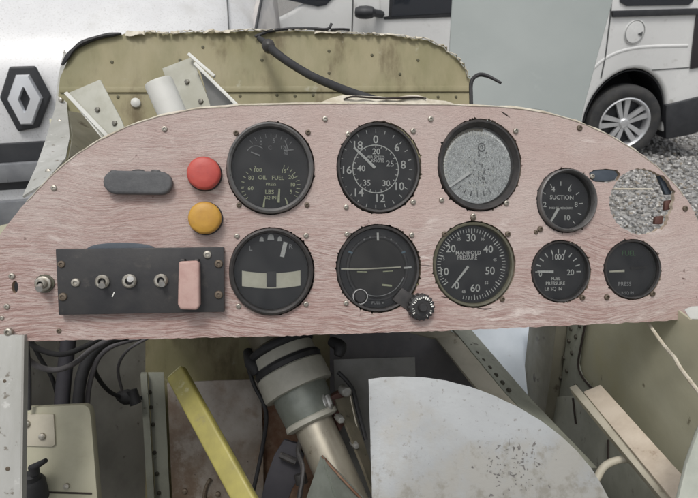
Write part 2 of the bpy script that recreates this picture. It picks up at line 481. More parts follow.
class MB:
    def __init__(s):
        s.v, s.f = [], []

    def add(s, vs, fs):
        o = len(s.v)
        s.v += [Vector(v) for v in vs]
        s.f += [tuple(i + o for i in f) for f in fs]
        return s

    def prism(s, poly, z0, z1):
        n = len(poly)
        a = sum(poly[i][0] * poly[(i + 1) % n][1] - poly[(i + 1) % n][0] * poly[i][1] for i in range(n))
        if a < 0:
            poly = poly[::-1]
        vs = [(x, y, z0) for x, y in poly] + [(x, y, z1) for x, y in poly]
        fs = [tuple(range(n - 1, -1, -1)), tuple(range(n, 2 * n))]
        fs += [(i, (i + 1) % n, n + (i + 1) % n, n + i) for i in range(n)]
        return s.add(vs, fs)

    def slab(s, pts, th):
        """polygon of 3D points, thickened along its normal"""
        pts = [Vector(p) for p in pts]
        nrm = Vector()
        for i in range(len(pts)):
            a, b = pts[i], pts[(i + 1) % len(pts)]
            nrm += a.cross(b)
        nrm.normalize()
        n = len(pts)
        vs = pts + [p + nrm * th for p in pts]
        fs = [tuple(range(n - 1, -1, -1)), tuple(range(n, 2 * n))]
        fs += [(i, (i + 1) % n, n + (i + 1) % n, n + i) for i in range(n)]
        return s.add(vs, fs)

    def strip(s, A, B, th):
        """sheet between two rows of 3D points, with thickness"""
        A = [Vector(p) for p in A]
        B = [Vector(p) for p in B]
        n = len(A)
        nr = []
        for i in range(n):
            t = (A[min(i + 1, n - 1)] - A[max(i - 1, 0)])
            nr.append(t.cross(B[i] - A[i]).normalized() * th)
        vs = A + B + [a + q for a, q in zip(A, nr)] + [b + q for b, q in zip(B, nr)]
        fs = []
        for i in range(n - 1):
            fs += [(i, n + i, n + i + 1, i + 1), (2 * n + i, 2 * n + i + 1, 3 * n + i + 1, 3 * n + i),
                   (i, i + 1, 2 * n + i + 1, 2 * n + i), (n + i, 3 * n + i, 3 * n + i + 1, n + i + 1)]
        fs += [(0, 2 * n, 3 * n, n), (n - 1, 2 * n - 1, 4 * n - 1, 3 * n - 1)]
        return s.add(vs, fs)

    def lathe(s, prof, c=(0, 0, 0), sx=1, sy=1, n=48, M=None, jit=0.0, caps=True):
        vs, fs = [], []
        c = Vector(c)
        for r, z in prof:
            for i in range(n):
                a = 2 * math.pi * i / n
                rr = r * (1 + jit * mnoise.noise((math.cos(a) * 5, math.sin(a) * 5, r * 50)))
                v = Vector((rr * sx * math.cos(a), rr * sy * math.sin(a), z)) + c
                vs.append(M @ v if M else v)
        for k in range(len(prof) - 1):
            for i in range(n):
                j = (i + 1) % n
                fs.append((k * n + i, k * n + j, (k + 1) * n + j, (k + 1) * n + i))
        if caps and prof[0][0] > 1e-6:
            fs.append(tuple(range(n - 1, -1, -1)))
        if caps and prof[-1][0] > 1e-6:
            fs.append(tuple((len(prof) - 1) * n + i for i in range(n)))
        return s.add(vs, fs)

    def tube(s, pts, r, n=10, sub=6, flat=1.0):
        P = [Vector(p) for p in pts]
        if sub > 1 and len(P) > 2:
            Q = []
            for i in range(len(P) - 1):
                a, b = P[max(i - 1, 0)], P[i]
                c, d = P[i + 1], P[min(i + 2, len(P) - 1)]
                for k in range(sub):
                    t = k / sub
                    Q.append(.5 * ((2 * b) + (c - a) * t + (2 * a - 5 * b + 4 * c - d) * t * t + (3 * b - a - 3 * c + d) * t ** 3))
            Q.append(P[-1])
            P = Q
        m = len(P)
        rs = r if isinstance(r, (list, tuple)) else [r] * 2
        vs, fs = [], []
        ref = Vector((.3, .2, .9))
        for i, p in enumerate(P):
            t = (P[min(i + 1, m - 1)] - P[max(i - 1, 0)]).normalized()
            a = t.cross(ref)
            if a.length < 1e-3:
                a = t.cross(Vector((1, 0, 0)))
            a.normalize()
            b = t.cross(a)
            ref = b.cross(t) if False else ref
            q = i / (m - 1) * (len(rs) - 1)
            k = min(int(q), len(rs) - 2)
            rr = rs[k] + (rs[k + 1] - rs[k]) * (q - k)
            for j in range(n):
                w = 2 * math.pi * j / n
                vs.append(p + a * (rr * math.cos(w)) + b * (rr * flat * math.sin(w)))
        for i in range(m - 1):
            for j in range(n):
                k = (j + 1) % n
                fs.append((i * n + j, i * n + k, (i + 1) * n + k, (i + 1) * n + j))
        fs += [tuple(range(n - 1, -1, -1)), tuple((m - 1) * n + j for j in range(n))]
        return s.add(vs, fs)

    def box(s, c, d, R=None):
        c = Vector(c)
        vs = []
        for x in (-.5, .5):
            for y in (-.5, .5):
                for z in (-.5, .5):
                    v = Vector((x * d[0], y * d[1], z * d[2]))
                    vs.append(c + (R @ v if R else v))
        return s.add(vs, [(0, 1, 3, 2), (4, 6, 7, 5), (0, 4, 5, 1), (2, 3, 7, 6), (0, 2, 6, 4), (1, 5, 7, 3)])

    def bar(s, a, b, w, t, up):
        """box from a to b, w wide and t thick, thick side along up"""
        a, b = Vector(a), Vector(b)
        d = (b - a)
        L = d.length
        d.normalize()
        x = d.cross(Vector(up)).normalized()
        y = x.cross(d).normalized()
        R = Matrix((x, y, d)).transposed()
        return s.box((a + b) / 2, (w, t, L), R)

    def build(s, name, m, parent=None, bevel=0.0, segs=2, smooth=38, world=False, M=None, weld=False):
        me = bpy.data.meshes.new(name)
        vs = s.v
        if world and parent is not None:
            inv = MATS[parent.name].inverted()
            vs = [inv @ v for v in vs]
        elif world and M is not None:
            inv = M.inverted()
            vs = [inv @ v for v in vs]
        me.from_pydata([tuple(v) for v in vs], [], s.f)
        bm = bmesh.new()
        bm.from_mesh(me)
        if weld:
            bmesh.ops.remove_doubles(bm, verts=bm.verts, dist=1e-5)
        bmesh.ops.recalc_face_normals(bm, faces=bm.faces)
        if m.name == 'dusty_gauge_glass' and sum(f.normal.z for f in bm.faces) < 0:
            bmesh.ops.reverse_faces(bm, faces=bm.faces)
        if bevel:
            es = [e for e in bm.edges if len(e.link_faces) == 2 and e.calc_face_angle(0) > rad(30)]
            bmesh.ops.bevel(bm, geom=es, offset=bevel, segments=segs, profile=.6, affect='EDGES', clamp_overlap=True)
        for f in bm.faces:
            f.smooth = True
        for e in bm.edges:
            if len(e.link_faces) == 2 and e.calc_face_angle(0) > rad(smooth):
                e.smooth = False
        bm.to_mesh(me)
        bm.free()
        me.materials.append(m)
        o = bpy.data.objects.new(name, me)
        COL.objects.link(o)
        if parent is not None:
            o.parent = parent
            MATS[o.name] = MATS[parent.name].copy()
        else:
            o.matrix_world = M if M is not None else Matrix.Identity(4)
            MATS[o.name] = o.matrix_world.copy()
        return o


def curve_fill(name, loops, depth, bevel=0.0):
    """flat shape with holes (first loop the outline), as a mesh of its own"""
    cu = bpy.data.curves.new(name, 'CURVE')
    cu.dimensions = '2D'
    cu.fill_mode = 'BOTH'
    cu.extrude = depth / 2
    cu.bevel_depth = bevel
    for lp in loops:
        sp = cu.splines.new('POLY')
        sp.points.add(len(lp) - 1)
        for p, q in zip(sp.points, lp):
            p.co = (q[0], q[1], 0, 1)
        sp.use_cyclic_u = True
    o = bpy.data.objects.new(name + '_tmp', cu)
    COL.objects.link(o)
    bpy.context.view_layer.update()
    me = bpy.data.meshes.new_from_object(o.evaluated_get(bpy.context.evaluated_depsgraph_get()))
    bpy.data.objects.remove(o)
    bpy.data.curves.remove(cu)
    return me


TXT = {}


def text(mb, s, x, y, size, z, sx=1.0):
    """flat lettering centred at x, y"""
    if s not in TXT:
        cu = bpy.data.curves.new('t', 'FONT')
        cu.body = s
        cu.align_x = 'CENTER'
        cu.align_y = 'CENTER'
        cu.size = 1
        cu.resolution_u = 3
        cu.offset = .012
        o = bpy.data.objects.new('t', cu)
        COL.objects.link(o)
        bpy.context.view_layer.update()
        me = bpy.data.meshes.new_from_object(o.evaluated_get(bpy.context.evaluated_depsgraph_get()))
        TXT[s] = ([tuple(v.co) for v in me.vertices], [tuple(p.vertices) for p in me.polygons])
        bpy.data.objects.remove(o)
        bpy.data.meshes.remove(me)
        bpy.data.curves.remove(cu)
    vs, fs = TXT[s]
    mb.add([(x + v[0] * size * sx, y + v[1] * size, z) for v in vs], fs)


def lerp(a, b, t):
    return tuple(p + (q - p) * t for p, q in zip(a, b))


# ------------------------------------------------------------------ ground and gravel
def gravel_ground():
    m = bpy.data.materials.new('gravel_ground')
    m.use_nodes = True
    N, L = m.node_tree.nodes, m.node_tree.links
    p = N['Principled BSDF']
    p.inputs['Roughness'].default_value = .9
    tc = N.new('ShaderNodeTexCoord')
    v = N.new('ShaderNodeTexVoronoi')
    v.inputs['Scale'].default_value = 34
    L.new(tc.outputs['Object'], v.inputs['Vector'])
    cr = N.new('ShaderNodeValToRGB')
    e = cr.color_ramp.elements
    e[0].color = (.09, .088, .085, 1)
    e[1].color = (.40, .39, .37, 1)
    e.new(.5).color = (.21, .205, .195, 1)
    sep = N.new('ShaderNodeSeparateColor')
    L.new(v.outputs['Color'], sep.inputs[0])
    L.new(sep.outputs[0], cr.inputs[0])
    n = N.new('ShaderNodeTexNoise')
    n.inputs['Scale'].default_value = 1.7
    n.inputs['Detail'].default_value = 8
    L.new(tc.outputs['Object'], n.inputs['Vector'])
    mr = N.new('ShaderNodeMapRange')
    mr.inputs['From Min'].default_value = .5
    mr.inputs['From Max'].default_value = .65
    L.new(n.outputs['Fac'], mr.inputs['Value'])
    mx = N.new('ShaderNodeMix')
    mx.data_type = 'RGBA'
    L.new(mr.outputs[0], mx.inputs[0])
    L.new(cr.outputs[0], mx.inputs[6])
    mx.inputs[7].default_value = (.20, .18, .145, 1)
    mm = N.new('ShaderNodeMath')
    mm.operation = 'MULTIPLY'
    mm.inputs[1].default_value = .5
    L.new(mr.outputs[0], mm.inputs[0])
    L.new(mm.outputs[0], mx.inputs[0])
    L.new(mx.outputs[2], p.inputs['Base Color'])
    b = N.new('ShaderNodeBump')
    b.inputs['Strength'].default_value = .8
    b.inputs['Distance'].default_value = .02
    L.new(v.outputs['Distance'], b.inputs['Height'])
    b.invert = True
    L.new(b.outputs[0], p.inputs['Normal'])
    return m


g = MB()
S, Q = 300, 6
g.add([(-S + 2 * S * i / Q, -S + 2 * S * j / Q, 0) for j in range(Q + 1) for i in range(Q + 1)],
      [(j * (Q + 1) + i, j * (Q + 1) + i + 1, (j + 1) * (Q + 1) + i + 1, (j + 1) * (Q + 1) + i) for j in range(Q) for i in range(Q)])
tag(g.build('ground', gravel_ground()), 'grey gravel yard under the vans', kind='structure')

ico = bmesh.new()
bmesh.ops.create_icosphere(ico, subdivisions=1, radius=1)
IV = [v.co.copy() for v in ico.verts]
IF = [tuple(v.index for v in f.verts) for f in ico.faces]
ico.free()
st = MB()
for i in range(11000):
    x, y = random.uniform(.7, 4.6), random.uniform(1.6, 6.2)
    if x < 1.2 and y > 4.4:
        continue
    s_ = random.choice((.011, .014, .018, .023, .029))
    R_ = Matrix.Rotation(random.uniform(0, 6.3), 3, Vector((random.random(), random.random(), random.random() + .1)))
    q = Vector((random.uniform(.8, 1.3), random.uniform(.7, 1.1), random.uniform(.5, .8))) * s_
    vs = [R_ @ Vector((v.x * q.x * random.uniform(.85, 1.15), v.y * q.y * random.uniform(.85, 1.15), v.z * q.z)) + Vector((x, y, s_ * .35)) for v in IV]
    st.add(vs, IF)
tag(st.build('gravel', M['stone'], smooth=20), 'loose grey gravel stones on the yard', 'gravel', kind='stuff')

# ------------------------------------------------------------------ white delivery van seen from the front (left)
VX = -1.05
v1 = empty('delivery_van', at((VX, 1.8, 0)))
tag(v1, 'white delivery van facing the viewer with diamond badge on its bonnet front', 'van')
prof = [(1.90, .30), (1.80, .36), (1.76, .52), (1.76, .70), (1.78, .84), (1.79, .945), (1.80, 1.02), (1.815, 1.10), (1.85, 1.18), (1.93, 1.27), (2.05, 1.36), (2.22, 1.45), (2.40, 1.52),
        (2.62, 1.75), (2.90, 2.05), (3.10, 2.20), (3.4, 2.28), (4.6, 2.32), (6.1, 2.30), (6.3, 2.1), (6.3, .4), (6.1, .3)]
cols = [-1, -.97, -.9, -.8, -.65, -.45, -.2, 0, .2, .45, .65, .8, .9, .97, 1]
b = MB()
vs, fs = [], []
HW = .885
for c in cols:
    for (y, z) in prof:
        push = .40 * abs(c) ** 5 if y < 3.6 else 0
        push *= max(0, min(1, (3.6 - y) / 1.0))
        w = HW + (.10 if y > 2.9 else .10 * max(0, (y - 2.1) / .8))
        top = 1 - .06 * max(0, (z - 1.5))
        vs.append((VX + w * c * top, y + push, z - .05 * abs(c) ** 4 * (1 if 1.05 < z < 1.6 else 0)))
n = len(prof)
for i in range(len(cols) - 1):
    for k in range(n - 1):
        fs.append((i * n + k, i * n + k + 1, (i + 1) * n + k + 1, (i + 1) * n + k))
    fs.append((i * n + n - 1, i * n, (i + 1) * n, (i + 1) * n + n - 1))
fs += [tuple(range(n)), tuple((len(cols) - 1) * n + k for k in range(n))]
b.add(vs, fs)
b.build('body', M['van_white'], v1, world=True, smooth=50)


def front_y(x):
    return .40 * abs((x - VX) / HW) ** 5


def vband(z0, z1, y0, w, name, m, thick=.02, parent=v1):
    q = MB()
    xs = [VX + HW * w * t / 8 for t in range(-8, 9)]
    A = [(x, y0 + front_y(x), z0) for x in xs]
    B = [(x, y0 + front_y(x), z1) for x in xs]
    q.strip(A, B, thick)
    return q.build(name, m, parent, world=True, bevel=.004)


z140, z165, z178, z195 = (atY(20, t, 1.77).z for t in (142.5, 160, 178, 193))
gr = vband(z195 - .17, z140, 1.772, .80, 'grille', M['van_black'], -.02)
vband(z178, z165, 1.745, .78, 'grille_bar', M['van_grey'], -.022, gr)
vband(z195 - .10, z195 - .012, 1.745, .78, 'grille_bar', M['van_grey'], -.022, gr)
vband(.36, z195 - .18, 1.735, .92, 'bumper', M['van_black'], -.03)
# badge
bx, by = 27.0, 97.0
bp = PL(bx, by, (atY(bx, by, 1.795) - CP).dot(FW), 0, 0)
e = empty('tmp', at(atY(bx, by, 1.79)) @ Matrix.Rotation(rad(90), 4, 'X'))
bpy.data.objects.remove(e)
BM_ = at(atY(bx, by, 1.802)) @ Matrix.Rotation(rad(90 - 4), 4, 'X')


def bxy(px, py):
    a = atY(px, py, 1.79) - atY(bx, by, 1.79)
    return (a.x * .91, a.z)


hexo = [bxy(*p) for p in ((10, 66), (36, 66), (53, 97), (41, 127), (20, 130), (1, 96))]
hq = MB().prism(hexo, 0, .016)
badge = hq.build('badge_surround', M['van_black'], None, bevel=.008, segs=3)
badge.parent = v1
badge.matrix_parent_inverse = Matrix.Identity(4)
badge.matrix_local = MATS[v1.name].inverted() @ BM_
MATS[badge.name] = BM_
outer = [bxy(*p) for p in ((17, 74), (31, 74), (45, 98), (35.5, 124), (23.5, 124), (9, 98))]
inner = [bxy(*p) for p in ((26, 87), (26.6, 87), (32.5, 98), (28.3, 110), (27.6, 110), (22.0, 98))]
q = MB()
no = len(outer)
mid = [lerp(a, c, .5) for a, c in zip(outer, inner)]
mid = [lerp(a, c, .16) for a, c in zip(outer, inner)]
mid2 = [lerp(a, c, .93) for a, c in zip(outer, inner)]
vs = [(x, y, .014) for x, y in outer] + [(x, y, .030) for x, y in mid] + [(x, y, .033) for x, y in mid2] + [(x, y, .014) for x, y in inner]
fs = []
for r_ in range(3):
    fs += [(r_ * no + i, r_ * no + (i + 1) % no, (r_ + 1) * no + (i + 1) % no, (r_ + 1) * no + i) for i in range(no)]
q.add(vs, fs)
q.build('emblem', M['chrome'], badge, smooth=15)
# headlamps, windscreen, mirrors, wheels
for sgn in (1, -1):
    q = MB()
    pts = [(VX + sgn * (HW - .16), 1.98, 1.0), (VX + sgn * (HW - .005), 2.22, .98), (VX + sgn * (HW + .028), 2.34, 1.20), (VX + sgn * (HW + .035), 2.50, 1.43), (VX + sgn * (HW - .03), 2.36, 1.42), (VX + sgn * (HW - .12), 2.09, 1.2)]
    q.slab(pts if sgn < 0 else pts[::-1], .03)
    h = q.build('headlight', M['lamp_lens'], v1, bevel=.006, world=True)
    q = MB()
    q.tube([pts[0], pts[5], pts[4]], .006, 8, 4)
    q.build('trim', M['van_black'], h, world=True)
    q = MB()
    q.lathe([(.0, -.11), (.26, -.11), (.33, -.09), (.345, -.05), (.345, .05), (.33, .09), (.26, .11), (.0, .11)], n=32,
            M=at((VX + sgn * .84, 2.75, .345)) @ Matrix.Rotation(rad(90), 4, 'Y'))
    q.build('wheel', M['tyre'], v1, world=True)
    q = MB()
    q.box((VX + sgn * 1.12, 2.75, 1.75), (.20, .10, .36))
    q.bar((VX + sgn * .98, 2.8, 1.65), (VX + sgn * 1.1, 2.76, 1.7), .05, .05, (0, 0, 1))
    q.build('wing_mirror', M['van_black'], v1, bevel=.03, world=True)
q = MB()
q.slab([(VX - .80, 2.52, 1.575), (VX + .80, 2.52, 1.575), (VX + .74, 2.885, 2.03), (VX - .74, 2.885, 2.03)], -.012)
q.build('windscreen', M['car_glass'], v1, world=True)
# bonnet shut line
for sgn in (1, -1):
    q = MB().tube([(VX + sgn * .66, 1.905, 1.06), (VX + sgn * .67, 1.99, 1.22), (VX + sgn * .68, 2.105, 1.33), (VX + sgn * .69, 2.31, 1.44)], .003, 6)
    q.build('bonnet_seam', M['seam'], v1, world=True)

v1.matrix_world = at((VX, 1.8, 0)) @ Matrix.Rotation(rad(14), 4, 'Z')      # parked slightly askew

# ------------------------------------------------------------------ white small van seen from the side (behind)
YS = 4.75
v2 = empty('small_van', at((1.1, YS + .9, 0)))
tag(v2, 'white van parked side-on behind, black mirror, round fuel flap and alloy rear wheel', 'van')


def sx(px, py):
    p = atY(px, py, YS)
    return (p.x, p.z)


wc = sx(625, 121)
WX, WR = wc[0], .322
WZ = WR
FX = WX - 2.70
AR = .405


def arch(cx, a0=0, a1=180, r=AR, n=18):
    return [(cx - .01 + (r - .05) * math.cos(rad(a0 + (a1 - a0) * i / n)), WZ + .01 + (r + .045) * math.sin(rad(a0 + (a1 - a0) * i / n))) for i in range(n + 1)]


body = [(FX - .66, .24), (FX - .70, .50), (FX - .67, .82), (FX - .58, .99), (FX - .42, 1.12), (FX - .18, 1.23), (FX + .40, 1.62), (FX + .65, 1.76), (FX + 1.1, 1.83), (WX + .3, 1.82),
        (WX + .62, 1.76), (WX + .70, 1.55), (WX + .755, 1.1), (WX + .79, .70), (WX + .78, .26)]
bot = arch(WX) + arch(FX)
bq = MB()
polyv = body + [(WX + AR - .055, .24)] + [p for p in arch(WX)] + [(WX - AR + .035, .24), (FX + AR - .055, .24)] + [p for p in arch(FX)] + [(FX - AR + .035, .24)]
bq.prism([(x, z) for x, z in polyv], 0, 1.72)
VM = Matrix(((1, 0, 0, 0), (0, 0, 1, YS), (0, 1, 0, 0), (0, 0, 0, 1)))   # local x,y,z -> X, Z, Y
bq.v = [VM @ v for v in bq.v]
bq.build('body', M['van_white_far'], v2, world=True, bevel=.035, segs=3)


def side(name, pts, m, y0=-.012, y1=.02, bevel=.004, parent=v2, px=True):
    q = MB()
    q.prism([sx(*p) for p in pts] if px else pts, y0, y1)
    q.v = [VM @ v for v in q.v]
    return q.build(name, m, parent, world=True, bevel=bevel)


def sline(name, pts, r, m, y=0.0, parent=v2, flat=1.0):
    q = MB()
    q.tube([VM @ Vector((*sx(*p), y)) for p in pts], r, 6, 5, flat)
    return q.build(name, m, parent, world=True)


# front door window, frame and mirror
w = side('front_window', [(384, 19.5), (470, 16), (470, -60), (420, -62), (386, -20)], M['van_black'], -.012, .01, .008)
side('pane', [(391, 16.5), (463, 12), (463, -55), (424, -56), (394, -20)], M['car_glass'], -.016, .006, .004, w)
side('pillar_strip', [(379, -15), (390, -15), (388.5, 16), (381, 17)], M['van_white_far'], -.02, .005, .004, w)
mr_ = empty('wing_mirror', MATS[v2.name])
mr_.parent = v2
mr_.matrix_local = Matrix.Identity(4)
q = MB()
q.lathe([(0, -.09), (.05, -.085), (.075, -.05), (.08, 0), (.07, .05), (.04, .07), (0, .072)], sx=.62, sy=1, n=20,
        M=at(VM @ Vector((*sx(365.5, 11.5), -.13))) @ Matrix.Rotation(rad(90), 4, 'Y'))
q.tube([VM @ Vector((*sx(370, 11.5), -.11)), VM @ Vector((*sx(382, 14), .0))], .03, 8, 1)
q.build('mirror_housing', M['van_black'], mr_, world=True)
side('quarter_window', [(281, -6), (285.5, -.5), (318, 6.5), (326, 5), (337, -6)], M['car_glass'], -.01, .01, .002)
sline('door_seam', [(353, -40), (353, 0), (352.5, 20), (351, 60), (350, 100)], .006, M['seam'])
sline('door_seam', [(470, -40), (470, 10), (468, 100)], .006, M['seam'])
sline('door_seam', [(611.5, -5), (610.5, 14), (608, 35), (605.5, 55), (601, 78)], .0065, M['seam'])
# sliding door window corner, rear window, moulding
side('door_window', [(540, -55), (606, -55), (606, -3), (602.5, 4.5), (595, 6.5), (540, 9)], M['car_glass'], -.012, .01, .006)
rw = side('rear_window', [(616, -55), (693, -55), (693, 1), (688, 5), (626, 6), (619.5, 2)], M['car_glass'], -.012, .01, .006)
side('side_moulding', [(611.5, 10.5), (697, 8), (697, 14.5), (611.5, 17)], M['van_black'], -.02, .01, .006)
# fuel flap
q = MB()
fc = sx(634.5, 32)
q.lathe([(.084, .004), (.084, -.006), (.078, -.010), (.074, -.004), (.070, -.010), (0, -.013)], n=40, sx=1, sy=1.15, M=VM @ at((fc[0], fc[1], 0)))
fl = q.build('fuel_flap', M['van_white_far'], v2, world=True)
q = MB()
q.lathe([(.0805, -.009), (.0745, -.009)], n=40, sx=1, sy=1.15, M=VM @ at((fc[0], fc[1], 0)), caps=False)
q.build('flap_gap', M['seam'], fl, world=True)
q = MB()
q.prism([(fc[0] + .025, fc[1] - .012), (fc[0] + .06, fc[1] - .03), (fc[0] + .06, fc[1] + .005)], -.018, -.008)
q.v = [VM @ v for v in q.v]
q.build('finger_pull', M['seam'], fl, world=True)
# swage crease along the rear quarter
q = MB()
cr = [(592, 70), (603, 60), (616, 53), (632, 48.5), (650, 46.5), (688, 45.5)]
q.tube([VM @ Vector((*sx(*p), .019)) for p in cr], .024, 12, 5, 1)
q.build('body_crease', M['van_white_far'], v2, world=True)
sline('bumper_seam', [(652, 70), (665, 69.2), (689, 67.5)], .005, M['seam'])
# rear lamp and bumper
side('tail_lamp', [(700, 5), (715, 5), (712, 65), (689.5, 69), (690.5, 58), (695, 18)], M['tail'], -.015, .06, .006)
side('rear_bumper', [(664, 112), (664.5, 104.5), (716, 92), (717, 124), (690, 134), (664, 139)], M['van_black'], -.03, 1.70, .02)
side('sill', [(FX + AR + .04, .20), (WX - AR - .03, .20), (WX - AR - .03, .33), (FX + AR + .04, .33)], M['van_black'], -.02, 1.7, .01, px=False)


def wheel(cx, yc):
    wh = empty('wheel', at((cx, yc, WZ)))
    wh.parent = v2
    wh.matrix_local = MATS[v2.name].inverted() @ MATS[wh.name]
    t = Matrix.Rotation(rad(90 if yc < YS + .8 else -90), 4, 'X')
    q = MB()
    q.lathe([(.205, .02), (.215, .085), (.245, .10), (.29, .10), (.312, .085), (WR, .05), (WR, -.05), (.31, -.09), (.215, -.09), (.205, -.05)], n=56, M=t, caps=False)
    q.build('tyre', M['tyre'], wh)
    q = MB()
    q.lathe([(.218, .07), (.222, .095), (.212, .10), (.20, .085), (.19, .03), (.19, -.06)], n=48, M=t, caps=False)
    for k in range(5):
        a = rad(90 + 72 * k + 14)
        for dd in (-.034, .034):
            A0 = Vector((math.cos(a) * .03, math.sin(a) * .03, .075))
            B0 = Vector((math.cos(a) * .208, math.sin(a) * .208, .082))
            perp = Vector((-math.sin(a), math.cos(a), 0))
            p1 = [A0 + perp * (dd * .4 + .014), B0 + perp * (dd * 1.25 + .024), B0 + perp * (dd * 1.25 - .024), A0 + perp * (dd * .4 - .014)]
            vs = [t @ v for v in p1] + [t @ (v - Vector((0, 0, .03))) for v in p1]
            q.add(vs, [(0, 1, 2, 3), (7, 6, 5, 4), (0, 4, 5, 1), (1, 5, 6, 2), (2, 6, 7, 3), (3, 7, 4, 0)])
    q.lathe([(0, .092), (.03, .09), (.042, .08), (.042, .04)], n=24, M=t, caps=False)
    q.build('rim', M['rim'], wh, smooth=30)
    q = MB()
    q.lathe([(.0, .02), (.192, .02)], n=32, M=t, caps=False)
    q.build('brake_disc', M['van_black'], wh)
    # arch liner
    q = MB()
    a = [(cx - .01 + (AR - .062) * math.cos(rad(i * 10)), WZ + .01 + (AR + .033) * math.sin(rad(i * 10))) for i in range(19)]
    y0, y1 = (YS + .02, YS + .55) if yc < YS + .8 else (YS + 1.17, YS + 1.70)
    q.strip([(x, y0, z) for x, z in a], [(x, y1, z) for x, z in a], .004)
    back = [(x, (y1 if yc < YS + .8 else y0), z) for x, z in a]
    q.add(back, [tuple(range(len(back)))])
    q.build('wheel_arch', M['van_black'], v2, world=True)


for cx in (WX, FX):
    for yc in (YS + .09, YS + 1.63):
        wheel(cx, yc)
side('headlight', [(FX - .62, .80), (FX - .38, .88), (FX - .28, 1.04), (FX - .44, 1.03), (FX - .58, .93)], M['lamp_lens'], -.01, .12, .006, px=False)
side('front_bumper', [(FX - .72, .26), (FX - AR - .03, .26), (FX - AR - .05, .52), (FX - .72, .52)], M['van_black'], -.015, 1.735, .02, px=False)

# ------------------------------------------------------------------ grey sheet standing on the yard between cockpit and van
GS = PL(530, 60, 1.42, rad(-6), rad(-17))
q = MB()
sp_ = GS.poly([(456, -70), (608, -76), (622, -60), (613, 0), (598, 55), (583, 112), (545, 330), (534, 420), (418, 426), (430, 330), (446, 110), (452, 0)])
q.prism(sp_, -.012, 0)
gs = q.build('sheet_panel', M['sheet_grey'], None, M=GS.M, bevel=.003)
tag(gs, 'tall flat grey painted sheet standing between the cockpit and the side-on van', 'sheet')

# ------------------------------------------------------------------ fuselage shell around the cockpit
fus = empty('aircraft_fuselage', at(cz(300, 480, .7)))
tag(fus, 'torn open aircraft cockpit shell with olive bulkhead behind the pink panel', 'aircraft')
BK = PL(265, 100, .86, rad(9), 0)
top_pts = [(30, 240), (44, 190), (53, 140), (57, 108), (60, 78), (70, 55), (84, 43), (104, 37), (122, 34.5)]
rnd = random.Random(3)
tx = 126
while tx < 425:
    t = (tx - 126) / 300
    yb = 33.5 - 3 * math.sin(t * 3.1) + max(0, (tx - 330)) * .055
    top_pts.append((tx, yb + rnd.uniform(-1.3, 1.3)))
    tx += rnd.uniform(4, 11)
top_pts += [(428, 40), (436, 44.5), (444, 47), (447, 52), (455, 56), (460, 62), (465, 69), (467, 76), (470, 79), (471, 92), (474, 120), (468, 318), (440, 338), (440, 520), (28, 520)]
q = MB()
q.prism(BK.poly(top_pts), -.004, 0)
q.v = [BK.M @ v for v in q.v]
bulk = q.build('bulkhead', M['olive'], fus, world=True)


def onpl(pl, z, x, y):
    u = pl.uv(x, y)
    return pl.M @ Vector((u[0], u[1], z))


RV = {}


def rivet(name, r, h, mm, frame, parent, n=10):
    key = (name, r, h, mm.name, n)
    if key not in RV:
        t = MB().lathe([(r, -h * .6), (r, 0), (r * .86, h * .8), (r * .4, h), (0, h)], n=n, caps=False).build(name, mm)
        RV[key] = t.data
        bpy.data.objects.remove(t)
    o = bpy.data.objects.new(name, RV[key])
    COL.objects.link(o)
    o.parent = parent
    o.matrix_local = MATS[parent.name].inverted() @ frame
    return o


CF = Matrix(((RT.x, UP.x, -FW.x, 0), (RT.y, UP.y, -FW.y, 0), (RT.z, UP.z, -FW.z, 0), (0, 0, 0, 1)))
# rivets, stiffener on the bulkhead
for (x, y) in ((240, 96), (277, 95), (295, 96), (313, 95), (329, 51), (329, 73), (438, 97), (456, 97), (203, 47), (112, 62), (86, 88), (180, 60), (400, 74), (418, 60), (118, 97), (372, 55), (262, 60)):
    rivet('rivet', .0026, .0014, M['rivet_olive'], BK.M @ at((*BK.uv(x, y), .0)), bulk)
q = MB()
q.prism(BK.poly([(60, 87), (470, 86), (471, 92), (60, 93)]), .0005, .003)
q.v = [BK.M @ v for v in q.v]
q.build('stiffener', M['olive'], bulk, world=True, bevel=.002)
q = MB()
q.lathe([(.0075, 0), (.007, .004), (.004, .006), (.0, .0062)], n=16, M=BK.M @ at((*BK.uv(136, 103), 0)), caps=False)
q.build('button_plug', M['duct'], bulk, world=True)
# torn cream edge along the top
q = MB()
lo = [p for p in top_pts if 124 < p[0] < 472 and p[1] < 80]
fine_lo = []
for a_, b_ in zip(lo[:-1], lo[1:]):
    for t in (0, .33, .66):
        fine_lo.append(lerp(a_, b_, t))
A, B = [], []
i_ = 0
while i_ < len(fine_lo):
    run = rnd.randint(4, 15)
    wide = rnd.choice((.5, .9, 1.6, 2.6, 4.2))
    for p in fine_lo[i_:i_ + run + 1]:
        A.append(onpl(BK, .001 + rnd.uniform(0, .004), p[0], p[1] - .5 - rnd.uniform(0, .9)))
        B.append(onpl(BK, .003 + rnd.uniform(.0, .009), p[0] + rnd.uniform(-.8, .8), p[1] + (wide if p[0] < 425 else .5) * rnd.uniform(.4, 1.3)))
    if len(A) > 1:
        q.strip(A, B, .0012)
    A, B = [], []
    i_ += run + (rnd.randint(0, 3) if rnd.random() < .6 else 0)
q.build('torn_edge', M['torn'], fus, world=True)
q = MB()
q.tube([onpl(BK, .004, *p) for p in ((63, 66), (72, 53), (84, 43.5), (104, 37), (122, 34.5))], [.002, .0045, .0035, .005, .0038, .0045, .002], 7, 3, .8)
q.build('edge_rubber', M['rubber'], fus, world=True)
q = MB()
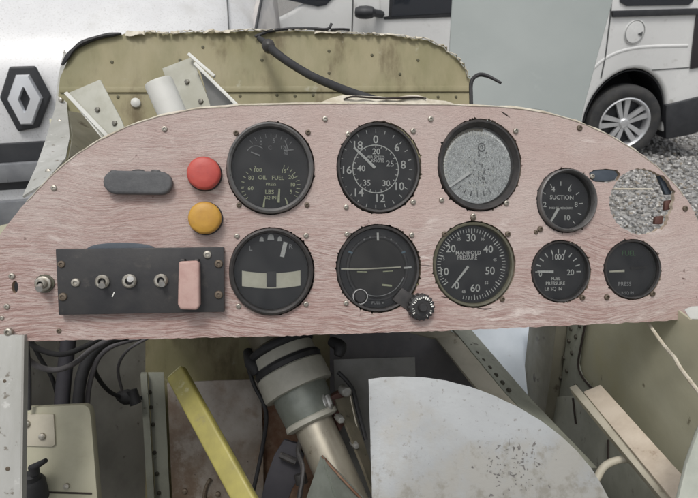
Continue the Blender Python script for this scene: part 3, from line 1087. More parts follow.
for path, r in (([(276, 31.5), (290, 30), (312, 29.8), (327, 30.5), (331, 25)], .0022), ([(330, 31), (340, 30.5), (349, 31)], .002), ([(255, 38), (268, 33), (280, 30.6)], .0026)):
    q.tube([onpl(BK, .006, *p) for p in path], r, 7, 4)
q.build('edge_wire', M['rubber'], fus, world=True)
# left skin from the bulkhead out to the panel
A = [cz(*p) for p in ((64, 50, .87), (58, 78, .85), (55, 108, .79), (47, 138, .69), (37, 168, .58), (24, 198, .51))]
B = [cz(*p) for p in ((70, 58, .87), (66, 85, .85), (67, 112, .80), (70, 138, .70), (66, 160, .60), (44, 186, .52))]
q = MB().strip(A, B, .0022)
sk = q.build('side_skin', M['pale'], fus, world=True)
for x, y, z in ((61, 100, .805), (60, 122, .745), (57, 147, .66), (49, 172, .56), (63, 68, .862)):
    rivet('rivet', .0034, .0036, M['screw'], at(cz(x, y, z)) @ CF, sk)
q = MB()
q.strip([cz(*p) for p in ((68, 112, .80), (72, 136, .70), (68, 158, .61), (48, 183, .525))], [cz(*p) for p in ((90, 116, .83), (104, 134, .80), (100, 146, .77), (80, 190, .75))], .002)
q.build('inner_skin', M['olive_dark'], fus, world=True)
q = MB().prism(BK.poly([(58, 124), (80, 121), (84, 144), (60, 148)]), .03, .034)
q.v = [BK.M @ v for v in q.v]
ib = q.build('inner_bracket', M['olive_wall'], fus, world=True, bevel=.001)
# left wall, corner frame
q = MB().strip([cz(*p) for p in ((6, 326, .58), (60, 326, .70), (150, 330, .84))], [cz(*p) for p in ((6, 520, .58), (60, 520, .70), (150, 520, .84))], .002)
q.build('side_wall', M['grey_wall'], fus, world=True)
FP = PL(150, 440, .79, rad(18), 0)
q = MB().prism(FP.poly([(148, 372), (164, 372), (171, 520), (157, 520)]), 0, .003)
q.prism(FP.poly([(141, 372), (147.5, 372), (156.5, 520), (149, 520)]), 0, .016)
q.v = [FP.M @ v for v in q.v]
po = q.build('frame_post', M['green_grey'], fus, world=True, bevel=.001)
for x, y in ((151, 407), (153, 424), (154.5, 452), (157, 473), (159, 492), (150, 392)):
    rivet('rivet', .0031, .0024, M['rivet'], FP.M @ at((*FP.uv(x, y), .003)), po)
# dark sheet under the panel: a black curved part plus painted-in bulkhead shade
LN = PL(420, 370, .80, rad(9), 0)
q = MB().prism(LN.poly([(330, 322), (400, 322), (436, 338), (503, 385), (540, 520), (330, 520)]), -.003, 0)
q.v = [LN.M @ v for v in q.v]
q.build('shade_liner', M['liner'], fus, world=True)
# longeron: beige flange and riveted green flange
q = MB().strip([cz(*p) for p in ((396, 331, .80), (436, 339.5, .80), (470, 383, .70), (530, 452, .58))], [cz(*p) for p in ((440, 324, .81), (457, 337, .80), (504, 395, .69), (575, 470, .58))], .003)
lo_ = q.build('longeron', M['cream_beam'], fus, world=True)
q = MB().strip([cz(*p) for p in ((444, 322, .815), (457.5, 337, .80), (504.5, 395, .69), (576, 470, .58))], [cz(*p) for p in ((462, 322, .84), (471, 332, .835), (531, 402, .73), (596, 470, .61))], .003)
gl = q.build('flange', M['green_grey'], lo_, world=True)
q = MB().tube([cz(*p) for p in ((462, 322, .838), (471, 332, .833), (531, 402, .728))], .0022, 6, 3)
q.build('flange_lip', M['pale'], lo_, world=True)
for i in range(8):
    t = i / 7
    a, b_ = cz(464 + 45 * t, 338 + 52 * t, .81 - .11 * t), None
    rivet('rivet', .0028, .0036, M['rivet'], at(a) @ CF, lo_)
# right wall along the depth of the cockpit
RW = PL(640, 380, .335 / ((640 - 349) / F), rad(90), 0)
RW.e1, RW.n = FW.copy(), -RT
RW.M = Matrix(((-FW.x, UP.x, -RT.x, RW.o.x), (-FW.y, UP.y, -RT.y, RW.o.y), (-FW.z, UP.z, -RT.z, RW.o.z), (0, 0, 0, 1)))
RW.e1 = -FW


def wallpart(name, pts, z0, z1, m, bevel=.001, parent=fus):
    q = MB().prism(RW.poly(pts), z0, z1)
    q.v = [RW.M @ v for v in q.v]
    return q.build(name, m, parent, world=True, bevel=bevel)


wallpart('wall_panel', [(560, 303), (668, 303), (690, 319.5), (730, 318.5), (730, 520), (640, 520), (598, 470), (560, 420)], -.003, 0, M['olive_wall'])
wallpart('lower_wall', [(545, 398), (578, 396), (640, 450), (700, 520), (700, 700), (545, 520)], .0005, .005, M['lower_wall'])
wallpart('frame_post', [(542, 312), (571, 310), (563, 380), (553, 440), (524, 430), (533, 390)], .0005, .02, M['olive_dark'])
rs = wallpart('rivet_strip', [(572, 310), (590.5, 310), (583, 345), (580.5, 364), (584, 376), (597, 391), (600, 420), (554, 440), (564, 380)], .0007, .004, M['green_grey'])
for x, y in ((572, 341), (579, 337), (575, 353), (567, 358), (570, 371), (563, 378), (579, 386), (574, 329), (583, 326)):
    rivet('rivet', .0036, .003, M['rivet'], RW.M @ at((*RW.uv(x, y), .004)), rs)
q = MB().tube([onpl(RW, .004, *p) for p in ((590.5, 312), (584, 345), (581, 364), (585, 377), (598, 392), (610, 404))], .0016, 6, 4)
q.build('panel_seam', M['gap'], fus, world=True)
q = MB().slab([cz(*p) for p in ((452, 316, 1.0), (549, 316, 1.0), (545, 340, .99), (537, 420, .94), (500, 400, .94), (470, 350, .98))], .002)
q.build('pale_blue_sheet', M['pale_blue'], fus, world=True)  # pale blue-grey sheet behind the gap left of the frame post
for path in (((577, 398), (580, 424)), ((613, 440), (613, 460))):
    q = MB().tube([onpl(RW, .006, *p) for p in path], .0016, 6, 1)
    q.build('panel_seam', M['gap'], fus, world=True)
q = MB().slab([cz(150, 322, .50), cz(525, 312, .545), cz(440, 312, .87), cz(160, 312, .83)], .003)
q.build('light_block_shelf', M['olive_dark'], fus, world=True)  # unseen, added to block light from above and darken the space below
q = MB().tube([cz(18, 245, .66), cz(330, 240, .68), cz(592, 240, .72)], .011, 14, 1)
q.build('cross_tube', M['olive_wall'], fus, world=True)
q = MB().tube([cz(8, 236, .49), cz(20, 244, .66), cz(40, 250, .86)], .011, 14, 3)
q.build('longeron_tube', M['olive_wall'], fus, world=True)
# floor of the shell
q = MB().slab([cz(-20, 560, .46), cz(760, 560, .46), cz(560, 505, .95), cz(90, 505, .95)], .004)
q.build('cockpit_floor', M['olive_dark'], fus, world=True)
# ------------------------------------------------------------------ pink instrument panel
PAN = PL(349, 220, .50, rad(8.5), 0)
TH = .0045
outline = [(-30, 331), (-26, 300), (-16, 266), (-8, 246), (4, 229), (14, 216), (27, 201), (42, 185), (58, 169), (78, 153), (100, 139.5), (128, 126), (160, 115.5), (196, 108.5), (240, 105),
           (300, 103.5), (360, 103), (420, 103.8), (470, 105), (512, 107), (545, 112), (578, 121), (608, 134), (636, 150), (657, 166), (675, 184), (688, 201), (698, 220), (705, 240), (710, 262), (714, 300), (715, 318),
           (650, 321.5), (560, 326), (440, 331), (300, 335.5), (150, 339), (70, 340.5), (30, 341), (-30, 342)]


def dense(pl, pts, step=6, jit=.35, seed=1):
    r = random.Random(seed)
    out = []
    for i in range(len(pts)):
        a, b = pts[i], pts[(i + 1) % len(pts)]
        n = max(1, int(math.dist(a, b) / step))
        for k in range(n):
            t = k / n
            p = lerp(a, b, t)
            out.append(pl.uv(p[0] + r.uniform(-jit, jit), p[1] + r.uniform(-jit, jit)))
    return out


# gauges: centre, radii (px), screws, glass radius
G = {
    'triple': (270.5, 168.0, 44.0, 46.5, [(236, 133), (308, 132.5), (239, 205), (307, 205)]),
    'airspeed': (379.0, 167.5, 42.0, 46.0, [(348, 134), (413, 131), (346, 207), (413, 202)]),
    'crazed': (479.5, 165.0, 41.5, 46.0, [(515.5, 131), (441.5, 200), (506, 203), (473, 216)]),
    'suction': (566.5, 200.5, 29.5, 32.0, [(540, 229)]),
    'fuel': (561.0, 271.5, 29.5, 31.0, [(582, 297.5)]),
    'dim': (632.5, 269.5, 28.5, 30.0, [(606.5, 297), (652, 293.5)]),
    'turn': (271.5, 271.5, 42.5, 44.0, [(237, 236), (306, 235.6), (238.5, 306), (306, 304)]),
    'horizon': (378.5, 268.5, 42.0, 44.0, [(347, 234), (411.6, 235), (346, 303)]),
    'manifold': (474.0, 264.5, 41.0, 43.0, [(444.5, 234), (507.7, 234), (502, 299), (473, 218)]),
}
loops = [dense(PAN, outline, 4, .55, 2)]
for gi, (k, (cx, cy, rx, ry, scr)) in enumerate(G.items()):
    r = random.Random(40 + gi)
    lp = []
    ph = r.uniform(0, 100)
    for i in range(220):
        a = 2 * math.pi * i / 220
        chip = .25 + .5 * max(0, mnoise.noise((math.cos(a) * 6 + ph, math.sin(a) * 6, 0))) + abs(r.gauss(0, .28))
        if r.random() < .07:
            chip += r.uniform(.6, 2.2)
        if k in ('triple',):
            chip *= .6
        if k == 'turn' and not (-.9 < (a if a < math.pi else a - 2 * math.pi) < .9):
            chip *= .4
        lp.append(PAN.uv(cx + (rx + chip) * math.cos(a), cy - (ry + chip) * math.sin(a)))
    loops.append(lp)
r = random.Random(5)
hole = []
for i in range(90):
    a = 2 * math.pi * i / 90
    rx, ry = 30.5, 33.0
    ca, sa = math.cos(a), math.sin(a)
    ex = r.uniform(-.7, .7)
    if .35 > a or a > 5.6:
        ex += r.uniform(-.5, 3.2)
    if .15 < a < .9:
        ex += 3.0                 # bite at the upper right
    if 5.35 < a < 5.65:
        ex += 3.0
    if 2.5 < a < 4.1:
        ex += .9 * math.sin((a - 2.5) * 2) + .4
    hole.append(PAN.uv(641 + (rx + ex) * ca, 201.5 - (ry + ex * .8) * sa))
loops.append(hole)
# notch left of the open hole and the small slot at the left end
loops.append([PAN.uv(*p) for p in ((589, 173), (594, 169.8), (606, 168.6), (617, 170), (620.5, 174), (618, 180), (608, 182.5), (596, 182), (590, 179))])
loops.append([PAN.uv(15 + 3.2 * math.cos(a / 12 * 6.283), 287 - 6.5 * math.sin(a / 12 * 6.283)) for a in range(12)])
me = curve_fill('instrument_panel', loops, TH, 0.0)
me.materials.append(M['pink'])
# the cut edges of the board show raw wood
me.materials.append(M['raw_edge'])
me.update()
for p_ in me.polygons:
    if abs(p_.normal.z) < .5:
        p_.material_index = 1
PM = PAN.M @ at((0, 0, -TH / 2))
panel = bpy.data.objects.new('instrument_panel', me)
COL.objects.link(panel)
panel.matrix_world = PM
MATS[panel.name] = PM.copy()
tag(panel, 'worn pink painted wooden instrument panel spanning the cockpit', 'instrument panel')
# pale chipped rim along the top edge
arc = [p for p in outline if p[1] < 215 and p[0] > 10]
pts = []
rr = random.Random(8)
for i in range(len(arc) - 1):
    for t in (0, .33, .66):
        pts.append(lerp(arc[i], arc[i + 1], t))
q = MB()
A = [PAN.M @ Vector((*PAN.uv(x, y + .9 + rr.uniform(-.4, .5)), .0004)) for x, y in pts]
B = [PAN.M @ Vector((*PAN.uv(x, y - 1.4 + rr.uniform(-.5, .5)), -.003)) for x, y in pts]
q.strip(A, B, .0006)
q.build('chipped_rim', M['torn'], panel, world=True)


def pscrew_mesh():
    q = MB()
    q.lathe([(1, 0), (1, .25), (.85, .5), (.45, .62), (.40, .25), (0, .22)], n=16, caps=False)
    o = q.build('screw', M['screw'], None)
    m_ = o.data
    bpy.data.objects.remove(o)
    return m_


SM = pscrew_mesh()
SMD = SM.copy()
SMD.materials[0] = M['screw_dark']


def screw(px, py, rpx, parent, dark=False, h=1.0, z=0.0):
    o = bpy.data.objects.new('screw', SMD if dark else SM)
    COL.objects.link(o)
    kx = PAN.k(px, py)[0]
    m_ = PAN.M @ at((*PAN.uv(px, py), z)) @ Matrix.Diagonal((rpx * kx, rpx * kx, rpx * kx * h, 1))
    o.parent = parent
    o.matrix_local = MATS[parent.name].inverted() @ m_
    return o


for px, py, r_, d in ((164.6, 129, 3.0, 0), (54, 188, 3.2, 0), (12, 276, 3.4, 0), (7, 306.5, 3.2, 0), (2, 318, 2.4, 0), (59, 331, 2.6, 1), (325, 119, 2.8, 0), (430.5, 119, 2.8, 0),
                      (579.5, 128, 2.8, 1), (685, 208.5, 2.6, 1), (536, 232, 2.2, 1)):
    screw(px, py, r_, panel, d)
# cracks and gouges
q = MB()
for path, w_ in (([(420, 265.5), (428, 265.8), (433, 266.2)], .7), ([(441, 296.5), (446, 297.3), (450, 296.8)], .6), ([(501, 111.5), (505, 114), (510, 117.5)], .9), ([(521, 165.3), (526, 166)], .6), ([(531, 108), (548, 110.5)], .5),
                 ([(596, 222), (640, 238)], .35), ([(475, 307.5), (485, 309), (492, 308)], .8), ([(424, 310), (432, 311)], .5), ([(502, 299), (509, 301)], .9), ([(583, 240), (610, 233)], .3)):
    q.tube([PAN.M @ Vector((*PAN.uv(*p), .0)) for p in path], [.0001, w_ * .0009, .0001], 6, 4)
q.build('cracks', M['gap'], panel, world=True)
# strip left across the open hole
q = MB().prism(PAN.poly([(609, 187.3), (657, 187.6), (657, 188.8), (609, 188.8)]), -TH - .004, -TH - .001)
q.v = [PAN.M @ v for v in q.v]
q.build('retaining_strip', M['torn'], panel, world=True)


# ------------------------------------------------------------------ gauges
def gauge(key, label, bezel_m, prof_kind, dial_m):
    cx, cy, rx, ry, scr = G[key]
    k = PAN.k(cx, cy)
    kk = (k[0] + k[1]) / 2
    base = PAN.M @ at((*PAN.uv(cx, cy), 0))
    e = empty('gauge', base)
    tag(e, label, 'gauge', 'round gauges on the pink panel')
    ax, ay = rx * k[0], ry * k[1]
    q = MB()
    # profile in fractions of the radius, heights in metres
    if prof_kind == 'raised':
        prof = [(.985, -.012), (.985, .002), (.97, .0045), (.93, .0055), (.885, .004), (.875, .0015), (.872, -.007)]
        fr = .872
    elif prof_kind == 'deep':
        prof = [(.985, -.012), (.985, .001), (.965, .0028), (.93, .0026), (.86, -.002), (.83, -.004), (.825, -.009)]
        fr = .825
    else:
        prof = [(.985, -.012), (.985, .000), (.965, .0014), (.925, .001), (.905, -.002), (.90, -.007)]
        fr = .90
    q.lathe(prof, sx=ax, sy=ay, n=72, caps=False)
    q.build('bezel', bezel_m, e)
    q = MB()
    q.lathe([(1.07, -.0105), (1.07, -.013), (.95, -.014), (.95, -.075), (0, -.075)], sx=ax, sy=ay, n=40, caps=False)
    q.build('case', M['black'], e)
    q = MB()
    q.lathe([(fr + .012, -.0062), (0, -.0062)], sx=ax, sy=ay, n=64, caps=False)
    q.build('dial', dial_m, e)
    q = MB()
    q.lathe([(fr + .004, -.0015), (0, -.0013)], sx=ax, sy=ay, n=64, caps=False)
    q.build('glass', M['glass'], e)
    for sx_, sy_ in scr:
        inside = ((sx_ - cx) / rx) ** 2 + ((sy_ - cy) / ry) ** 2
        screw(sx_, sy_, 2.7, e, key in ('triple', 'suction', 'fuel', 'dim', 'manifold'), 1.3)

    def P(x, y):
        return ((x - cx) * k[0], (cy - y) * k[1])
    return e, P, kk, fr


ZT = -.0058      # lettering just above the dial


def ticks(mb, P, c, r0, r1, a0, a1, n, w, every=0, w2=0, r0b=None, ell=(1, 1)):
    for i in range(n + 1):
        a = rad(a0 + (a1 - a0) * i / n)
        big = every and i % every == 0
        ww = w2 if big else w
        ra = r0b if (big and r0b) else r0
        d = (math.sin(a) * ell[0], -math.cos(a) * ell[1])
        pn = (math.cos(a), math.sin(a))
        quad = [P(c[0] + d[0] * rr_ + s_ * pn[0] * ww, c[1] + d[1] * rr_ + s_ * pn[1] * ww) for rr_, s_ in ((ra, -1), (ra, 1), (r1, 1), (r1, -1))]
        mb.add([(x, y, ZT) for x, y in quad], [(0, 1, 2, 3)])


def needle(e, P, p0, p1, w0, w1, m, z=-.0048, hub=0, name='needle'):
    dx, dy = p1[0] - p0[0], p1[1] - p0[1]
    L = math.hypot(dx, dy)
    nx, ny = -dy / L, dx / L
    q = MB()
    q.prism([P(p0[0] + nx * w0, p0[1] + ny * w0), P(p1[0] + nx * w1, p1[1] + ny * w1), P(p1[0] - nx * w1, p1[1] - ny * w1), P(p0[0] - nx * w0, p0[1] - ny * w0)], z - .0004, z + .0003)
    if hub:
        a = P(*p0)
        kx = P(p0[0] + 1, p0[1])[0] - a[0]
        q.lathe([(hub * kx, z - .0008), (hub * kx, z + .0005), (0, z + .0007)], c=(a[0], a[1], 0), n=20, caps=False)
    return q.build(name, m, e)


def arcline(mb, P, c, r, a0, a1, w, n=48, ell=(1, 1)):
    vs, fs = [], []
    for i in range(n + 1):
        a = rad(a0 + (a1 - a0) * i / n)
        for rr_ in (r - w, r + w):
            x, y = P(c[0] + math.sin(a) * rr_ * ell[0], c[1] - math.cos(a) * rr_ * ell[1])
            vs.append((x, y, ZT))
    for i in range(n):
        fs.append((2 * i, 2 * i + 1, 2 * i + 3, 2 * i + 2))
    mb.add(vs, fs)


def T(mb, P, kk, s, x, y, h, sx_=1.0):
    u = P(x, y)
    text(mb, s, u[0], u[1], h * kk * 1.38, ZT, sx_)


# triple engine gauge
e, P, kk, fr = gauge('triple', 'grey rimmed triple engine gauge beside the red button, oil and fuel scales', M['bezel_grey'], 'raised', M['dial'])
q = MB()
T(q, P, kk, '100', 257.5, 169.5, 4.2); T(q, P, kk, '80', 251, 177.5, 4.2); T(q, P, kk, '60', 250.5, 188, 4.2)
T(q, P, kk, 'OIL', 262.5, 177, 4.2); T(q, P, kk, 'FUEL', 278, 177, 4.2); T(q, P, kk, '15', 284, 170, 4.0); T(q, P, kk, '20', 291.5, 176, 4.2)
T(q, P, kk, '10', 293, 183.5, 4.0); T(q, P, kk, '5', 291.5, 191, 4.0); T(q, P, kk, 'PRESS', 271, 183.5, 3.0); T(q, P, kk, 'LBS', 269.5, 191.5, 4.4); T(q, P, kk, 'SQ IN', 270.5, 197, 3.4)
q.build('lettering', M['lume'], e)
q = MB()
ticks(q, P, (262, 185), 18, 21, -95, -20, 5, .35)
ticks(q, P, (279, 185), 18, 22, 15, 120, 9, .35)
ticks(q, P, (262, 185), 18.5, 21.5, 230, 262, 3, .35)
q.build('scale_marks', M['lume'], e)
q = MB()
T(q, P, kk, '0', 261, 142, 4.2); T(q, P, kk, '5', 274, 139.5, 4.5); T(q, P, kk, '120', 284, 146, 3.6); T(q, P, kk, '40', 286, 151.5, 3.6); T(q, P, kk, 'C', 270, 146.5, 3.8)
arcline(q, P, (256, 155), 10, -60, 40, .3)
ticks(q, P, (271, 165), 29, 33, -40, 40, 8, .25)
q.build('upper_scale', M['faint'], e)
needle(e, P, (260, 155), (251, 151.5), .8, .5, M['faint'])
needle(e, P, (284, 149), (294, 148), .7, .4, M['faint'])
needle(e, P, (289, 149), (285, 139), .5, .3, M['faint'])
needle(e, P, (278.5, 202), (279.5, 188), 1.3, .8, M['lume'])
needle(e, P, (263.5, 207), (264.5, 198), 1.0, .6, M['lume'])
needle(e, P, (288, 204), (285.5, 197), .9, .6, M['lume'])

# airspeed
e, P, kk, fr = gauge('airspeed', 'airspeed gauge with white numbers 0 to 18 around an inner ring', M['bezel'], 'flat', M['dial'])
q = MB()
c = (377, 167)
for s, x, y in (('0', 377, 138.5), ('6', 398.5, 146), ('8', 405, 163.5), ('10', 400.5, 185.5), ('12', 381, 198), ('14', 359.5, 192.5), ('16', 347.5, 170), ('18', 358.5, 145)):
    T(q, P, kk, s, x, y, 8.2)
for s, x, y in (('20', 377.5, 150.5), ('25', 391.5, 162.5), ('30', 387.5, 182.5), ('35', 368, 182.5), ('40', 362.5, 168)):
    T(q, P, kk, s, x, y, 6.0)
T(q, P, kk, 'AIR SPEED', 377, 156.2, 2.9); T(q, P, kk, 'KNOTS', 379, 160, 2.9)
q.build('lettering', M['white'], e)
q = MB()
arcline(q, P, (377, 168), 23.0, 0, 360, .45, 72, (1, 1.05))
ticks(q, P, (377, 168), 20.5, 23, 0, 330, 22, .35, ell=(1, 1.05))
ticks(q, P, (377, 168), 35.0, 38.5, 0, 360, 24, .4, ell=(.97, 1.04))
q.build('scale_marks', M['white'], e)
needle(e, P, (376, 167), (355, 147), 1.5, 1.0, M['white'], hub=0)

# crazed dial
e, P, kk, fr = gauge('crazed', 'gauge with a clouded crazed pale dial in a deep black rim', M['bezel'], 'deep', M['dust'])
q = MB()
ticks(q, P, (479, 166), 30, 34.5, -115, 20, 27, .8, ell=(.99, 1.07))
q.build('scale_marks', M['white'], e)
q = MB()
arcline(q, P, (484, 146), 3.4, 0, 360, .6, 20, (1, 1.2))
ticks(q, P, (479, 166), 24, 29, 150, 235, 6, .5, ell=(.99, 1.05)); T(q, P, kk, '0', 484, 146, 4)
q.build('worn_numbers', M['smudge'], e)
q = MB()
arcline(q, P, (479, 166), 35.5, -130, 10, 1.6, 40, (.97, 1.06))
q.build('scale_band', M['olive_metal'], e)
rc_ = random.Random(31)
for nm_, mm_, n_, cx_, cy_, wx_, wy_ in (('dirt_flakes', M['smudge'], 70, 484, 168, 7, 11), ('paint_flakes', M['white'], 60, 477, 168, 13, 15), ('worn_lettering', M['white'], 26, 477, 184.5, 8, 1.2)):
    q = MB()
    for i in range(n_):
        x, y = rc_.gauss(cx_, wx_), rc_.gauss(cy_, wy_)
        if ((x - 479) / 31) ** 2 + ((y - 166) / 34) ** 2 > 1:
            continue
        w_, h_ = rc_.uniform(.2, .6), rc_.uniform(.4, 1.7)
        t_ = rc_.uniform(-.5, .5)
        q.add([(*P(x - w_ + t_, y - h_), ZT - .0002 + i * 2e-6), (*P(x + w_ + t_, y - h_ * .8), ZT - .0002 + i * 2e-6), (*P(x + w_ - t_, y + h_), ZT - .0002 + i * 2e-6), (*P(x - w_ - t_, y + h_ * .7), ZT - .0002 + i * 2e-6)], [(0, 1, 2, 3)])
    q.build(nm_, mm_, e)
needle(e, P, (472.2, 172.4), (449.2, 189), 1.9, 1.3, M['smudge'], -.0052, name='needle_rim')
needle(e, P, (471.5, 171.8), (449.5, 188), 1.5, 1.0, M['bright'])

# suction
e, P, kk, fr = gauge('suction', 'small suction gauge at the notch of the empty opening, needle pointing down', M['bezel_grey'], 'raised', M['dial'])
q = MB()
for s, x, y in (('2', 548, 204.5), ('4', 556.5, 189), ('6', 573, 188.5), ('8', 579.5, 204), ('10', 570, 217.5)):
    T(q, P, kk, s, x, y, 5.2)
T(q, P, kk, 'SUCTION', 565, 197, 4.2); T(q, P, kk, 'INCHES MERCURY', 564, 207.8, 2.2)
ticks(q, P, (564, 205), 18.5, 22.5, -140, 140, 10, .4, ell=(1, 1.08))
q.build('lettering', M['white'], e)
needle(e, P, (561, 208), (552.5, 223), 1.4, .9, M['white'], hub=0)

# fuel pressure
e, P, kk, fr = gauge('fuel', 'small fuel pressure gauge below the suction gauge, white needle pointing left', M['bezel'], 'flat', M['dial'])
q = MB()
T(q, P, kk, '1000', 561, 257.3, 5.8, .85); T(q, P, kk, '20', 573.8, 273, 5.6); T(q, P, kk, '0', 543.5, 274.5, 5)
T(q, P, kk, 'FUEL', 559, 279, 3.2); T(q, P, kk, 'PRESSURE', 558.5, 284, 3.4); T(q, P, kk, 'LB SQ IN', 556.5, 289.3, 3.4)
ticks(q, P, (561.5, 272), 18.3, 23, -90, 90, 10, .55, ell=(1, 1.0))
q.build('lettering', M['white'], e)
needle(e, P, (556, 272), (540, 271.6), 1.3, .9, M['white'])

# dim gauge
e, P, kk, fr = gauge('dim', 'small dark gauge under the empty opening with faint green lettering', M['bezel'], 'flat', M['dial'])
q = MB()
T(q, P, kk, 'FUEL', 632.5, 253.5, 5)
q.build('lettering', M['green'], e)
q = MB()
T(q, P, kk, 'PRESS', 628.5, 284.5, 4); T(q, P, kk, 'LB SQ IN', 630.5, 293.5, 2.8)
needle(e, P, (634, 268.5), (650, 267.5), 1.4, .8, M['dial_horizon'], name='scale_bar')
q.build('small_lettering', M['faint'], e)
needle(e, P, (627.5, 271), (612.5, 271.6), 1.2, .7, M['ivory'])

# turn and slip
e, P, kk, fr = gauge('turn', 'turn and slip gauge with a pale curved ball tube across its middle', M['bezel'], 'raised', M['dial'])
q = MB()
def tubeq(x0, x1):
    A, B = [], []
    for i in range(9):
        x = x0 + (x1 - x0) * i / 8
        s = .0030 * (30 ** 2 - (x - 271.5) ** 2) - 1.2
        A.append((*P(x, 271.0 + s + .9), -.0052)); B.append((*P(x, 287 + s + .3), -.0052))
    q.strip(A, B, -.0012)
tubeq(242, 301)
tb = q.build('ball_tube', M['ivory'], e)
q = MB()
q.prism([P(266.5, 271.5), P(276.5, 271.5), P(276.5, 287.5), P(266.5, 287.5)], -.0052, -.0032)
q.build('ball', M['black'], tb, bevel=.0006)
q = MB()
for x, y, w_, h_ in ((261.5, 239, 2.2, 2.4), (270.8, 236.8, 3.4, 3.0), (279.8, 238.6, 2.2, 2.4)):
    q.prism([P(x - w_, y + h_), P(x - w_ * .8, y - h_ * .6), P(x, y - h_), P(x + w_ * .8, y - h_ * .6), P(x + w_, y + h_)], -.0062, -.0057)
q.build('index_marks', M['white'], e)
q = MB()
T(q, P, kk, 'L', 250.5, 248.5, 5); T(q, P, kk, 'R', 291, 246.5, 5)
q.build('lettering', M['faint'], e)
needle(e, P, (282.2, 257), (285.8, 242), 2.1, 2.1, M['white'])

# artificial horizon
e, P, kk, fr = gauge('horizon', 'artificial horizon gauge with a thin cream bar and corner knob', M['bezel'], 'flat', M['dial'])
q = MB()
q.lathe([(.66, -.0061), (.70, -.0046), (.74, -.0046), (.76, -.0061)], sx=42 * kk, sy=44 * kk, n=56, caps=False)
q.build('inner_ring', M['bezel'], e)
q = MB()
q.lathe([(.66, -.0056), (0, -.005)], sx=42 * kk, sy=44 * kk, n=48, caps=False)
q.build('horizon_disc', M['dial_horizon'], e)
q = MB()
q.tube([(*P(343, 269), -.0036), (*P(360, 269.2), -.003), (*P(380, 268.4), -.0028), (*P(402, 267.4), -.003)], .00075, 6, 4)
q.build('horizon_bar', M['ivory'], e)
q = MB()
for a, b_, w_ in (((342, 269), (349, 269), .8), ((405, 268.2), (413, 267.6), .9), ((378.6, 232.5), (378.8, 240.5), 1.0), ((384, 308 - 5), (384, 304), .3)):
    needle(e, P, a, b_, w_, w_, M['white'], -.0042, name='index_mark')
for a, b_ in (((349.5, 251.5), (353.5, 253.2)), ((403, 253), (406.5, 251.5))):
    needle(e, P, a, b_, .9, .9, M['teal'], -.0042, name='index_mark')
for a in (-38, -26, -14, 14, 26, 38):
    x, y = 378.6 + 31 * math.sin(rad(a)), 268 - 32 * math.cos(rad(a))
    s = 1.2 if abs(a) == 26 else .7
    q.prism([P(x - s, y + s), P(x, y - s), P(x + s, y + s)], -.0046, -.0042)
q.build('roll_marks', M['faint'], e)
q = MB()
arcline(q, P, (378, 268), 28.5, 110, 215, .4)
T(q, P, kk, 'PULL', 377, 303.3, 3.0)
q.v = [v + Vector((0, 0, .0012)) for v in q.v]
q.build('lower_marks', M['faint'], e)
q = MB()
q.prism([P(383, 284.2), P(393, 285.4), P(393, 287.2), P(383, 286.2)], -.0046, -.004)
q.prism([P(358, 271.3), P(368, 271.6), P(368, 272.4), P(358, 272.2)], -.0048, -.0042); q.prism([P(384, 271.4), P(394, 270.9), P(394, 271.7), P(384, 272.2)], -.0048, -.0042)
q.build('aircraft_bars', M['lume'], e)
q = MB()
a = P(360.5, 296.5)
q.lathe([(6.4 * kk, -.005), (6.8 * kk, .0), (7.5 * kk, .0), (7.7 * kk, -.005)], c=(a[0], a[1], 0), n=28, caps=False)
q.build('caging_ring', M['faint'], e)
q = MB()
q.lathe([(6.4 * kk, -.005), (6.3 * kk, .0), (5 * kk, .0015), (0, .0015)], c=(a[0], a[1], 0), n=24, caps=False)
q.build('caging_knob', M['black'], e)
a = P(420, 307)
q = MB()
prof = [(12.6 * kk, -.001), (12.6 * kk, .006), (12.0 * kk, .0085), (9.2 * kk, .0095), (8.2 * kk, .0085), (0, .0085)]
for i in range(1):
    q.lathe(prof, c=(a[0], a[1], 0), n=36, caps=False)
for i in range(18):
    w = i / 18 * 6.2832
    q.lathe([(1.35 * kk, .0), (1.35 * kk, .0075), (0, .008)], c=(a[0] + 12.3 * kk * math.cos(w), a[1] + 12.3 * kk * math.sin(w), 0), n=8, caps=False)
q.lathe([(4.6 * kk, .0085), (4.4 * kk, .0125), (3.5 * kk, .0135), (0, .0135)], c=(a[0], a[1], 0), n=20, caps=False)
kn = q.build('setting_knob', M['black'], e)
q = MB()
rk = random.Random(4)
for i in range(22):
    w = rad(-60 + i * 13)
    if rk.random() < .2:
        continue
    r0_, r1_ = (8.6 + rk.uniform(-.5, .5)) * kk, (10.6 + rk.uniform(-.8, .8)) * kk
    dw = rk.uniform(.03, .09)
    q.add([(a[0] + rr_ * math.cos(w + s_), a[1] + rr_ * math.sin(w + s_), .0101) for rr_, s_ in ((r0_, -dw), (r0_, dw), (r1_, dw), (r1_, -dw))], [(0, 1, 2, 3)])
q.build('knob_marks', M['white'], kn)
a2, b2 = P(399, 298), P(420, 307)
q = MB().prism([P(392, 300), P(402, 288), P(414, 296), P(424, 312), P(412, 314)], -.002, .0015)
q.build('knob_lug', M['bezel'], e, bevel=.001)

